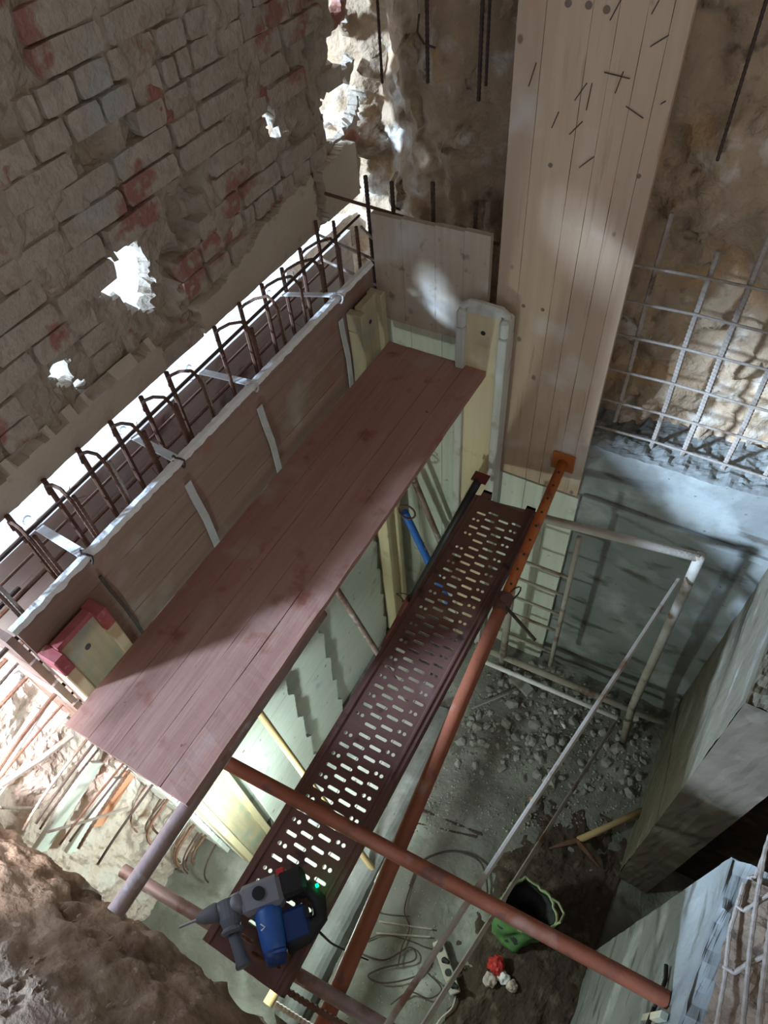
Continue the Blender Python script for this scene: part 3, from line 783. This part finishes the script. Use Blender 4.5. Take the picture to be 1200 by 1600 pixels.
pts = [Cc + side * .02 + (at(812, 925, 2, Cc.z) - Cc) * (.5 - .5 * math.cos(a)) + d * .035 * math.sin(a) for a in [k / 12 * 2 * math.pi for k in range(13)]]
MB().tube(pts, .0035, 6).build('wire_ring', m_black, t)

# steel deck board with punched slots
t = thing('scaffold_deck', 'rust-brown perforated steel scaffold deck with rows of slots spanning the pit', 'scaffold deck', (-.66, 1.0, 1.86))
DX0, DX1, DY0, DY1, DZ = -.838, -.514, -.12, 2.055, 1.932
cols = [(-.772, .056), (-.716, .056), (-.660, .056), (-.604, .056)]
b = MB(); PIT = .046


def cellhole(b, x0, x1, y0, y1, cx, cy, hl, hr):
    n = 16; inner = []; outer = []
    for k in range(n):
        a = 2 * math.pi * (k + .5) / n; c, s = math.cos(a), math.sin(a)
        inner.append(Vector((cx + (hl if c > 0 else -hl) + hr * c, cy + hr * s, DZ)))
        tx = ((x1 - cx) if c > 0 else (cx - x0)) / max(abs(c), 1e-6); ty = ((y1 - cy) if s > 0 else (cy - y0)) / max(abs(s), 1e-6); tt = min(tx, ty)
        outer.append(Vector((cx + c * tt, cy + s * tt, DZ)))
    # snap outer corners
    for (X, Yc) in ((x0, y0), (x1, y0), (x1, y1), (x0, y1)):
        j = min(range(n), key=lambda q: (outer[q] - Vector((X, Yc, DZ))).length); outer[j] = Vector((X, Yc, DZ))
    m_ = len(b.v); b.v += inner + outer
    for k in range(n): b.f.append([m_ + k, m_ + (k + 1) % n, m_ + n + (k + 1) % n, m_ + n + k])


def quad(b, x0, x1, y0, y1): b.add([(x0, y0, DZ), (x1, y0, DZ), (x1, y1, DZ), (x0, y1, DZ)], [(0, 1, 2, 3)])


XL, XR = -.800, -.552
cw = (XR - XL) / 4
for ci in range(4):
    x0 = XL + cw * ci; x1 = x0 + cw; y = DY0 + .03 + (PIT / 2 if ci in (1,) else 0) + (PIT * .25 if ci == 3 else 0)
    quad(b, x0, x1, DY0, y)
    r = 0
    while y + PIT < DY1 - .03:
        gap = ci in (0, 3)
        if not gap or r % 2 == 0:
            if (r % 11 == 7 and ci == 0): quad(b, x0, x1, y, y + PIT)
            else: cellhole(b, x0, x1, y, y + PIT, (x0 + x1) / 2 + (.008 if ci == 0 else 0), y + PIT / 2, .017 if gap else .019, .0065)
        else:
            xm = (x0 + x1) / 2
            cellhole(b, x0, xm, y, y + PIT, (x0 + xm) / 2 + .004, y + PIT / 2, 0, .0075); cellhole(b, xm, x1, y, y + PIT, (x1 + xm) / 2 - .004, y + PIT / 2, 0, .0075)
        y += PIT; r += 1
    quad(b, x0, x1, y, DY1)
dk = b.build('perforated_plate', m_deck, t, solid=.002)
# plate margins with pressed ribs, side cheeks and lips
b = MB()
for s, xe, xi in ((1, DX0, XL), (-1, DX1, XR)):
    prof = [(xi, DZ), (xi - s * .006, DZ), (xi - s * .010, DZ + .006), (xi - s * .018, DZ + .006), (xi - s * .022, DZ), (xe, DZ), (xe, DZ - .068), (xe + s * .022, DZ - .068), (xe + s * .022, DZ - .064), (xe + s * .003, DZ - .064), (xe + s * .003, DZ - .003), (xi, DZ - .003)]
    n = len(prof); base = len(b.v)
    for yy in (DY0, DY1):
        for (x, z) in prof: b.v.append(Vector((x, yy, z)))
    for k in range(n): b.f.append([base + k, base + (k + 1) % n, base + n + (k + 1) % n, base + n + k])
b.build('side_rail', m_deck, t)
MB().box((DX0, DY1 - .004, DZ - .068), (DX1, DY1, DZ + .001)).build('end_cap', m_deck, t)
MB().box((DX0, DY0, DZ - .068), (DX1, DY0 + .004, DZ + .001)).build('end_cap', m_deck, t)
for x in (-.79, -.56):
    MB().box((x - .022, DY1 - .01, DZ - .02), (x + .022, DY1 + .05, DZ - .002)).box((x - .022, DY1 + .035, DZ - .05), (x + .022, DY1 + .05, DZ - .002)).build('hook', m_deck, t)

# ladder frame by the back wall
t = thing('ladder_frame', 'cement-dusted tubular scaffold ladder frame standing before the back concrete wall', 'scaffold frame', (-.1, 2.06, .05))
FY = 2.085
MB().tube([(-.84, FY, 1.84), (.215, FY, 2.03)], .022, 12).build('top_tube', m_tubec, t, smooth=True)
MB().tube([(.215, FY, 2.045), (.262, FY - .01, .48), (.31, 2.03, .03)], .0235, 12).build('leg', m_tubec, t, smooth=True)
MB().tube([(-.300, FY, 1.86), (-.272, FY, .50)], .014, 10).build('ladder_stile', m_tubec, t, smooth=True)
MB().tube([(-.60, FY, 1.80), (-.58, FY, .05)], .0235, 12).build('leg', m_tubec, t, smooth=True)
MB().tube([(-.78, FY, .32), (.478, FY, .42)], .023, 12).build('bottom_tube', m_tubec, t, smooth=True)
for z in (1.50, 1.32, 1.12, .93, .66):
    MB().tube([(-.59, FY, z - .01), (-.285, FY, z + .005)], .009, 8).build('rung', m_tubec, t, smooth=True)
MB().tube([(.215, 2.10, 1.86), (.24, 2.13, 1.2), (.262, 2.10, .42)], .008, 8).build('wire', m_rust, t)
MB().tube([at(748, 1030, 1, 2.03), at(965, 1122, 1, 2.03)], .016, 10).build('pale_rod', m_edge, None, smooth=True, label='pale steel rod lying just below the bottom tube of the ladder frame', cat='rod')

# long thin rods leaning across the pit
for (p, q, r, lab) in [((.175, 2.03, 1.90), at(598, 1612, 2, 2.05), .0105, 'long thin steel rod leaning from the ladder frame top toward the camera'),
                       (at(962, 1128, 1, 2.0), at(655, 1612, 2, 1.75), .0100, 'long thin steel rod leaning from the foot of the ladder frame, second of the pair')]:
    p = Vector(p); rib([p, p.lerp(q, .5) + Vector((0, 0, -.012)), q], r, 8).build('long_rod', m_tubec, None, label=lab, cat='rod')

# props under the platform
def pole(name, label, p, q, r, m, cat='prop', n=12):
    return MB().tube([p, (Vector(p) + Vector(q)) / 2, q], r, n).build(name, m, None, smooth=False, label=label, cat=cat)


shade_auto(pole('raking_pole', 'yellow wooden raking pole from the near shutter panel to the pit floor', at(400, 1106, 0, -1.345), Vector((-.735, .58, .03)), .0185, m_yelp))
shade_auto(pole('raking_pole', 'yellow wooden pole low in the pit running beneath the drill', at(418, 1570, 2, .62), at(600, 1252, 2, .62), .026, m_yelp))
shade_auto(pole('raking_pole', 'brown steel pole leaning against the middle splintered shutter panel', at(522, 915, 1, 1.36), at(640, 1098, 2, .03), .018, m_tube))
shade_auto(pole('raking_pole', 'dark steel pole in the far corner between blue pole and back shutter', at(645, 745, 1, 2.16), at(712, 905, 1, 2.16), .017, m_tube))
shade_auto(pole('raking_pole', 'bright blue painted steel pole leaning in the far corner', at(632, 800, 1, 2.05), at(700, 940, 1, 2.05), .022, m_bluep))
MB().obox((-.735, .58, .022), (1, 0, 0), (0, 1, 0), (0, 0, 1), (.05, .05, .02)).build('foot_block', m_low, None, bevel=.004, label='small pale block under the foot of the yellow raking pole', cat='block')
t = thing('black_prop', 'black and dark red adjustable steel prop leaning below the deck in the far corner', 'prop', (-.9, 2.0, 1.0))
p = at(747, 752, 1, 2.12); q = at(640, 940, 1, 1.98); q3 = at(560, 1085, 1, 1.86)
MB().tube([p, q], .021, 14).build('inner_tube', m_dark, t, smooth=True)
MB().tube([q, q3], .030, 14).build('outer_tube', m_maroon, t, smooth=True)
MB().tube([q.lerp(p, .03), q.lerp(q3, .1)], .034, 14).build('collar', m_maroon, t)
for k, off in enumerate([(-.10, 0, .05), (-.02, .0, -.07)]):
    c = q + Vector(off) * .5
    pts = [c + Vector((.045 * math.cos(a), .01 * math.sin(a * 2), .04 * math.sin(a))) for a in [j / 14 * 2 * math.pi for j in range(15)]]
    MB().tube(pts, .004, 6).build('wire_loop', m_black, t)
MB().box((p.x - .04, p.y - .0, p.z - .01), (p.x + .04, p.y + .06, p.z + .0)).build('head_plate', m_maroon, t)
c = at(636, 800, 1, 2.0); pts = [c + Vector((.05 * math.cos(a), .015 * math.sin(a), .035 * math.sin(a))) for a in [j / 14 * 2 * math.pi for j in range(15)]]
MB().tube(pts, .006, 6).build('steel_ring', m_rust, None, label='rusty steel ring hooked around the blue pole head beside the platform edge', cat='ring')

# pale boards along the shutter foot, added to brighten the deck slots
t = thing('slot_bright_boards', 'pale boards added on the pit floor to brighten the slots of the deck above', 'board', (-1.15, 1.2, 0))
for k in range(3):
    board((-1.33 + k * .155, .0 + .05 * k, .012), (-1.33 + k * .155 + .15, 1.95 - .06 * k, .040), 1, .002, 12, 210 + k).build('board', m_low, t)
# kicker on the floor
b = MB(); b.grid(60, 8, lambda u, v: (-.79 + .09 * (v - .5) * 2 * (1 if True else 1) + .004 * fr((u * 30, v, 1)), -.28 + 1.95 * u, .105 * math.sin(math.pi * min(1, max(0, v))) ** .45 + .004 * fr((u * 40, v * 6, 2))))
b.build('concrete_kerb', m_conc, None, label='pale concrete kerb running along the pit floor below the perforated deck', cat='kerb')

# ================================================================== DRILL
t = thing('rotary_hammer', 'blue and grey corded rotary hammer drill lying on the perforated deck', 'power drill', (-.66, .03, 1.94))
e1 = Vector((-.66, -.75, 0)).normalized(); e2 = Vector((.75, -.66, 0)).normalized(); e3 = Vector((0, 0, 1))
H = Vector((-.712, .082, 2.005))


def L(a, b_, c): return H + e1 * a + e2 * b_ + e3 * c


MB().obox(L(0, 0, .0), e1, e2, e3, (.070, .048, .042)).build('gearbox', m_gbox, t, bevel=.014)
MB().tube([L(.005, -.005, .040), L(.005, -.005, .050)], .021, 20).build('mode_dial', m_rubber, t, bevel=0)
MB().tube([L(.065, -.008, 0), L(.10, -.008, 0), L(.115, -.008, 0), L(.15, -.008, 0)], [.036, .034, .027, .026], 18).build('barrel', m_gbox, t, smooth=True)
MB().tube([L(.15, -.008, 0), L(.16, -.008, 0), L(.20, -.008, 0), L(.225, -.008, 0)], [.027, .031, .024, .012], 18).build('chuck', m_greyrub, t, smooth=True)
MB().tube([L(.22, -.008, 0), L(.285, -.008, -.004)], [.005, .004], 8).build('drill_bit', m_gbox, t)
MB().tube([L(.118, -.03, 0), L(.118, .03, 0), L(.118, .052, 0), L(.118, .060, 0), L(.118, .066, 0), L(.118, .074, 0)], [.034, .036, .028, .037, .037, .028], 18).build('handle_clamp', m_greyrub, t)
MB().tube([L(.118, .074, 0), L(.114, .10, -.004), L(.108, .15, -.012), L(.106, .165, -.014), L(.105, .172, -.014)], [.018, .019, .021, .027, .024], 16).build('side_handle', m_greyrub, t, smooth=True)
MB().tube([L(-.005, .040, 0), L(-.005, .055, 0), L(-.004, .13, 0), L(-.002, .175, 0), L(0, .195, 0)], [.044, .047, .043, .038, .026], 14).build('motor_housing', m_blue, t, smooth=True)
MB().tube([L(-.002, .165, 0), L(.0, .205, 0)], [.040, .030], 14).build('motor_cap', m_navy, t, smooth=True)
MB().obox(L(-.105, -.005, -.005), e1, e2, e3, (.045, .042, .036)).build('rear_housing', m_rubber, t, bevel=.012)
# D handle
hp = [L(-.10, .02, -.01), L(-.15, .03, -.012), L(-.175, .07, -.016), L(-.165, .12, -.02), L(-.11, .155, -.02), L(-.04, .165, -.018)]
MB().tube(hp, [.024, .026, .025, .026, .028, .026], 12).build('rear_handle', m_rubber, t, smooth=True)
MB().obox(L(-.085, .115, -.02), e1, e2, e3, (.048, .052, .03)).build('lower_housing', m_navy, t, bevel=.012)
MB().obox(L(-.13, .095, .016), e1, e2, e3, (.008, .018, .008)).build('trigger', m_rubber, t)
MB().obox(L(-.075, -.05, .0), e1, e2, e3, (.014, .012, .02)).build('red_switch', m_redplast, t, bevel=.003)
v_ = MB(); v_.tube([L(.018, .085, .047), L(.006, .098, .048), L(.020, .104, .047)], .0022, 5); v_.build('emblem', m_edge, t, label='small white check-shaped emblem on the motor housing')
MB().tube([L(-.178, .03, .0), L(-.186, .03, .002)], .006, 10).build('power_light', ledm, t, label='glowing green power light')
light('power_light_glow', 'POINT', L(-.205, .015, .012), .055, (.05, 1, .3), shadow_soft_size=.01)
cb = [L(-.13, .155, -.03), on(490, 1447, 1.95), on(505, 1462, 1.90), on(520, 1475, 1.5), on(545, 1487, 1.0), on(575, 1500, .5)]
sm = []
for i in range(len(cb) - 1):
    for k in range(6):
        a_, b_ = cb[max(i - 1, 0)], cb[min(i + 2, len(cb) - 1)]; u = k / 6
        p0, p1 = cb[i], cb[i + 1]
        sm.append(.5 * ((2 * p0) + (p1 - a_) * u + (2 * a_ - 5 * p0 + 4 * p1 - b_) * u * u + (3 * p0 - a_ - 3 * p1 + b_) * u ** 3))
sm.append(cb[-1]); MB().tube(sm, .0042, 7).build('power_cord', m_rubber, t)
# rope-like rebar by the crossing tube
ribbed([on(416, 1527, 1.86), on(470, 1562, 1.86), on(600, 1640, 1.86)], .010).build('short_rebar', m_rust, None, label='ribbed rusty bar lying beside the dark tube just past the drill', cat='rebar')
ribbed([on(430, 1568, 1.2), on(475, 1597, 1.2), on(500, 1612, 1.2)], .011).build('short_rebar', m_rustl, None, label='pale ribbed bar stub low behind the mud edge next to the yellow pole', cat='rebar')


# ================================================================== FLOOR THINGS
def floor_z(x, y):
    return 0.025 * fr((x * 3, y * 3, 1.1)) - 0.02 + 0.10 * max(0, min(1, (y - 1.45) / .8)) * (1 if x > -.9 else 0)


svar = []
for k in range(9):
    bm = bmesh.new(); bmesh.ops.create_icosphere(bm, subdivisions=1, radius=1)
    for v in bm.verts:
        n = noise.noise(v.co * 1.1 + Vector((k * 9, 0, 0))); v.co *= 1 + .45 * n
        v.co.x += .1 * random.uniform(-1, 1); v.co.y += .1 * random.uniform(-1, 1); v.co.z = max(v.co.z, -.75)
    me = bpy.data.meshes.new('rubble_stone'); bm.to_mesh(me); bm.free(); me.materials.append(m_stone); svar.append(me)
GR = 'broken stones of the rubble heap'
cnt = 0
placed = []
tries = 0
while cnt < 250 and tries < 9000:
    tries += 1
    px = random.uniform(690, 1010); py = random.uniform(1035, 1240)
    p = at(px, py, 2, .05)
    dens = max(0, 1 - (py - 1050 - (px - 740) * .28) / 150)
    if random.random() > dens ** .7: continue
    if p.x < -.66 or p.x > .47 or p.y > 2.27: continue
    s = random.choice([.010, .013, .016, .02, .026, .034]) * random.uniform(.8, 1.3)
    if any((p.x - a) ** 2 + (p.y - c) ** 2 < (.75 * (s + r)) ** 2 for a, c, r in placed): continue
    placed.append((p.x, p.y, s))
    o = bpy.data.objects.new('rubble_stone', svar[random.randrange(9)]); COL.objects.link(o)
    o.scale = (s * random.uniform(.8, 1.5), s * random.uniform(.7, 1.1), s * random.uniform(.5, .9))
    o.rotation_euler = (random.uniform(-.4, .4), random.uniform(-.4, .4), random.uniform(0, 6.28))
    o.location = (p.x, p.y, floor_z(p.x, p.y) + o.scale.z * .45)
    sz = 'tiny' if s < .0145 else ('small' if s < .023 else 'fist-sized')
    zn = 'close behind the flat slab by the back wall' if p.y > 1.95 else ('near the deck edge side of the rubble heap' if p.x < -.30 else ('in the middle of the rubble heap' if p.x < .02 else 'beyond the long rods at the foot of the ladder frame'))
    tag(o, '%s broken grey stone %s' % (sz, zn), 'stone', '%s stones %s' % (sz, zn)); cnt += 1
# larger slabs, one by one
slabs = [((815, 1072), .085, .035, .022, -.45, 'flat rectangular pale slab on top of the rubble heap by the rod'), ((800, 1098), .045, .035, .03, .3, 'chunky pale stone just under the flat slab in the rubble'),
         ((792, 1127), .05, .03, .02, -.7, 'long grey shard on the near side of the rubble heap'), ((836, 1130), .045, .035, .02, .2, 'grey angular slab in the middle of the rubble heap'),
         ((833, 1157), .035, .028, .02, 1.0, 'smaller angular slab below the middle of the rubble heap'), ((843, 1180), .04, .026, .022, -.6, 'grey wedge stone at the near foot of the rubble heap'),
         ((860, 1215), .05, .04, .03, .6, 'rough grey lump beside the long rods near the rubble'), ((836, 1246), .034, .028, .02, .3, 'pinkish brick fragment lying apart on the pit floor'),
         ((975, 1217), .035, .035, .022, .1, 'pale square stone lying alone near the right concrete wall'), ((880, 1132), .03, .012, .01, -.7, 'bright white splinter on the rubble near the rods'),
         ((868, 1112), .02, .018, .014, 0, 'small bright white stone in the rubble'), ((963, 1168), .05, .035, .025, .4, 'flat dark slab against the right concrete wall foot')]
for i, ((px, py), a, c, h, rz, lab) in enumerate(slabs):
    p = at(px, py, 2, .06); o = bpy.data.objects.new('stone_slab' if a > .03 else 'stone_chip', svar[i % 9].copy()); COL.objects.link(o)
    o.data.materials.clear(); o.data.materials.append(m_orplate if 'brick' in lab else (m_edge if 'white' in lab else m_stone))
    if i == 0:
        bm = bmesh.new(); bmesh.ops.create_cube(bm, size=2); bmesh.ops.bevel(bm, geom=list(bm.edges), offset=.12, segments=1, affect='EDGES')
        for v in bm.verts: v.co += Vector((.08, .12, 0)) * noise.noise(v.co * 2)
        bm.to_mesh(o.data); bm.free()
    o.scale = (a, c, h); o.rotation_euler = (.1, -.1, rz); o.location = (p.x, p.y, floor_z(p.x, p.y) + h * (.6 if i else 1.3)); tag(o, lab, 'stone')
# gravel as one uncountable layer
g = MB()
for i in range(5200):
    if i < 2800:
        px = random.uniform(640, 1010); py = random.uniform(1035, 1300); p = at(px, py, 2, .03)
    else: p = Vector((random.uniform(-1.2, .5), random.uniform(-.2, 2.2), 0))
    if p.x < -1.3 or p.x > .5 or p.y > 2.28: continue
    if -.9 < p.x < -.69 and p.y < 1.7: continue
    s = random.uniform(.0025, .009) if i < 2800 else random.uniform(.0015, .0055)
    z = floor_z(p.x, p.y) + s * .3; c = Vector((p.x, p.y, z)); rr = [random.uniform(.6, 1.3) * s for _ in range(6)]
    vs = [c + Vector((rr[0], 0, 0)), c + Vector((0, rr[1], 0)), c - Vector((rr[2], 0, 0)), c - Vector((0, rr[3], 0)), c + Vector((0, 0, rr[4])), c - Vector((0, 0, rr[5]))]
    g.add(vs, [(0, 1, 4), (1, 2, 4), (2, 3, 4), (3, 0, 4), (1, 0, 5), (2, 1, 5), (3, 2, 5), (0, 3, 5)])
tag(g.build('gravel', m_stone, loc=(0, 0, 0)), 'loose gravel and crumbs scattered over the pit floor', 'gravel', kind='stuff')
g = MB()
for i in range(900):
    x = random.uniform(-1.9, -.42); y = random.uniform(-.8, -.24); s = random.choice([.004, .006, .009, .014]); z = None
    z = 2.495 + .035 * fr((x * 4, y * 4, 4)) if y < -.38 else 2.47 - (y + .38) * 1.4
    c = Vector((x, y, z)); rr = [random.uniform(.6, 1.3) * s for _ in range(6)]
    vs = [c + Vector((rr[0], 0, 0)), c + Vector((0, rr[1], 0)), c - Vector((rr[2], 0, 0)), c - Vector((0, rr[3], 0)), c + Vector((0, 0, rr[4])), c - Vector((0, 0, rr[5]))]
    g.add(vs, [(0, 1, 4), (1, 2, 4), (2, 3, 4), (3, 0, 4), (1, 0, 5), (2, 1, 5), (3, 2, 5), (0, 3, 5)])
tag(g.build('mud_crumbs', m_mud, loc=(0, 0, 0)), 'crumbs of soil on the muddy bank nearest the camera', 'soil', kind='stuff')

# wet brown soil on the near right floor, darkened to imitate lamp fall-off
tag(MB().grid(60, 60, lambda u, v: (-.20 + .74 * u + .10 * fr((v * 4, 1, 1)) * (1 - u), -.3 + 1.85 * v, floor_z(-.20 + .74 * u, -.3 + 1.85 * v) - .020 + (.04 * math.sin(math.pi * min(v, .97)) ** .4 * min(1, u * 3.2)) + .012 * fr((u * 9, v * 18, 3)))).build('shaded_wet_soil', m_shadesoil, loc=(0, 0, 0)), 'dark brown wet soil around the green bag, colour darkened to imitate lamp fall-off', 'soil', kind='stuff')
# green bag
t = thing('green_bag', 'crumpled green woven shopping bag standing open on the dark pit floor', 'bag', (.15, .73, 0))
bc = Vector((.085, .72, 0))


def bagp(u, v, sh=0.0):
    a = 2 * math.pi * u
    rx = (.135 - sh) * (1 + .12 * v); ry = (.095 - sh) * (1 + .25 * v)
    n = fr((math.cos(a) * 1.6, math.sin(a) * 1.6, v * 2.2 + 3)) * .035
    x = (rx + n) * math.cos(a); y = (ry + n) * math.sin(a)
    z = .015 + sh + .27 * v - .04 * v * math.sin(a + .6) + .02 * fr((a, v * 3, 1))
    x += .05 * v; y += .09 * v
    return bc + Vector((x, y, z))


bb = MB(); nu, nv = 40, 18
bb.grid(nu, nv, lambda u, v: bagp(u % 1.0, v)); bb.build('outer_fabric', m_bag, t, smooth=True, solid=.004)
MB().grid(nu, 1, lambda u, v: bagp(u % 1.0, 0) if v else bc + Vector((0, 0, .012))).build('base', m_bag, t)
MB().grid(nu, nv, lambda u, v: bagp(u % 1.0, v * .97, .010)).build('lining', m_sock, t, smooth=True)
MB().tube([bagp((k % 40) / 40, 1.0) for k in range(41)], .008, 6).build('hem', m_lime, t)
hp = [bagp(.98, 1.0), bagp(.98, 1.0) + Vector((.02, .02, .02)), bagp(.06, 1) + Vector((.04, .02, .0)), bagp(.12, 1) + Vector((.02, .02, .0)), bagp(.16, 1.0)]
MB().tube(hp, .007, 6).build('strap', m_lime, t)
for (px, py, s, m_, lab, nm) in [(775, 1507, .042, m_redplast, 'crumpled red wrapper lying in front of the green bag', 'wrapper'), (765, 1530, .035, m_paper, 'crumpled pinkish paper beside the red wrapper', 'paper_scrap'), (787, 1528, .030, m_edge, 'white crumpled plastic cup beside the red wrapper', 'plastic_scrap'), (800, 1540, .03, m_paper, 'brownish crumpled scrap furthest from the green bag', 'paper_scrap')]:
    p = at(px, py, 2, .03); bm = bmesh.new(); bmesh.ops.create_icosphere(bm, subdivisions=3, radius=s)
    for v in bm.verts: v.co *= 1 + .5 * noise.noise(v.co * 45 + Vector((px, 0, 0)))
    for v in bm.verts: v.co.z = v.co.z * .8 + s * .7
    me = bpy.data.meshes.new(nm); bm.to_mesh(me); bm.free(); me.materials.append(m_); o = bpy.data.objects.new(nm, me); COL.objects.link(o); o.location = (p.x, p.y, 0); tag(o, lab, 'litter')

# power strip
a_ = at(683, 1470, 2, .03); b_ = at(712, 1553, 2, .03); d = (b_ - a_).normalized(); s_ = Vector((-d.y, d.x, 0))
t = thing('power_strip', 'dusty white socket strip lying on the pit floor under the long rods', 'power strip', (a_ + b_) / 2 - Vector((0, 0, .03)))
MB().obox((a_ + b_) / 2 - Vector((0, 0, .008)), d, s_, (0, 0, 1), ((b_ - a_).length / 2, .03, .02)).build('body', m_white, t, bevel=.005)
socks = []
for k in range(4):
    c = a_.lerp(b_, .15 + .23 * k) + Vector((0, 0, .0125)); MB().tube([c, c + Vector((0, 0, .002))], .019, 16).build('socket', m_sock if k != 1 else m_paper, t); socks.append(bpy.context.scene.collection.objects[-1])
for k in (1, 3):
    c = a_.lerp(b_, .15 + .23 * k) + Vector((0, 0, .013)); MB().tube([c, c + Vector((0, 0, .03)), c + Vector((.03, 0, .045))], [.016, .014, .008], 10).build('plug', m_rubber, socks[k])


def cable(label, pix, r, m, z=.012, name='cable'):
    P_ = [at(x, y, 2, z) for x, y in pix]; sm = []
    for i in range(len(P_) - 1):
        a2, b2 = P_[max(i - 1, 0)], P_[min(i + 2, len(P_) - 1)]
        for k in range(6):
            u = k / 6; p0, p1 = P_[i], P_[i + 1]
            q = .5 * ((2 * p0) + (p1 - a2) * u + (2 * a2 - 5 * p0 + 4 * p1 - b2) * u * u + (3 * p0 - a2 - 3 * p1 + b2) * u ** 3)
            q.z = max(q.z, floor_z(q.x, q.y) + r); sm.append(q)
    sm.append(P_[-1]); MB().tube(sm, r, 6).build(name, m, None, label=label, cat='cable')


cable('black cable loop arching over the floor beneath the orange tube crossing', [(640, 1385), (655, 1350), (680, 1335), (710, 1330), (745, 1342), (758, 1365), (762, 1400)], .006, m_black)
cable('thin black cable running down from the loop to the tangle', [(646, 1372), (632, 1420), (640, 1450), (628, 1480), (622, 1510)], .004, m_black)
cable('tangled cable lying below the raking orange prop', [(560, 1488), (600, 1500), (640, 1480), (648, 1500), (600, 1512), (575, 1525), (600, 1536), (650, 1525), (670, 1500)], .0045, m_black)
cable('thin cable running from the tangle to the socket strip', [(572, 1470), (600, 1460), (640, 1470), (665, 1480), (690, 1485)], .0035, m_black)
cable('dark cable crossing the yellowish floor behind the prop', [(515, 1500), (545, 1470), (560, 1440), (575, 1420), (600, 1428), (640, 1432)], .0035, m_black)
cable('short pale lead coming out of the end of the socket strip', [(712, 1556), (706, 1575), (690, 1590), (680, 1604)], .004, m_paper)
cable('cable looping at the end of the socket strip', [(668, 1520), (690, 1545), (670, 1560), (640, 1550), (610, 1570)], .004, m_black)
# bars and grooves in floor
for (a2, b2, r, lab) in [((655, 1262), (752, 1302), .010, 'upper of two dark bars half sunk in the pit floor'), ((645, 1283), (745, 1306), .008, 'lower of two dark bars half sunk in the pit floor')]:
    p = at(*a2, 2, .01); q = at(*b2, 2, .01); p.z = floor_z(p.x, p.y) + .004; q.z = floor_z(q.x, q.y) + .004
    ribbed([p, q], r).build('sunken_bar', m_black, None, label=lab, cat='rebar')
for k, (a2, b2) in enumerate([((592, 1440), (675, 1452)), ((588, 1458), (672, 1464))]):
    p = at(*a2, 2, .01); q = at(*b2, 2, .01); p.z = q.z = .012
    rib([p, q], .005).build('sunken_bar', m_rustl, None, label=['upper', 'lower'][k] + ' thin pale bar on the floor beside the cable tangle', cat='rebar')
# thin stick on rubble
rib([at(737, 1107, 2, .10), at(795, 1083, 2, .10)], .007).build('stick', m_stone, None, label='thin straight stick lying on the rubble under the flat slab', cat='stick')
# pickaxe
t = thing('pickaxe', 'pickaxe with pale wooden handle leaning on the foot of the right concrete wall', 'pickaxe', at(905, 1312, 2, .0))
p = at(1006, 1266, 2, .16); q = at(903, 1313, 2, .06)
MB().tube([p, p.lerp(q, .5), q], [.021, .018, .020], 10).build('handle', m_handle, t, smooth=True)
MB().tube([at(858, 1326, 2, .03), at(880, 1319, 2, .05), q, at(925, 1340, 2, .05), at(940, 1358, 2, .02)], [.005, .014, .022, .013, .004], 8).build('head', m_rust, t)
# wooden pegs / dark cable on the near right wall
MB().tube([at(1008, 1612, 0, .50), at(1022, 1575, 0, .515), at(1034, 1548, 0, .518), at(1040, 1530, 0, .52), at(1041, 1508, 0, .515)], .007, 8).build('black_hose', m_dark, None, label='short black hose end hanging on the near right concrete wall beside the orange tube', cat='hose')
MB().obox(at(1022, 1590, 0, .515), (0, 0, 1), (0, 1, 0), (1, 0, 0), (.12, .010, .010)).build('wall_batten', m_beam, None, label='small pale upright batten under the orange tube end on the concrete wall', cat='batten')
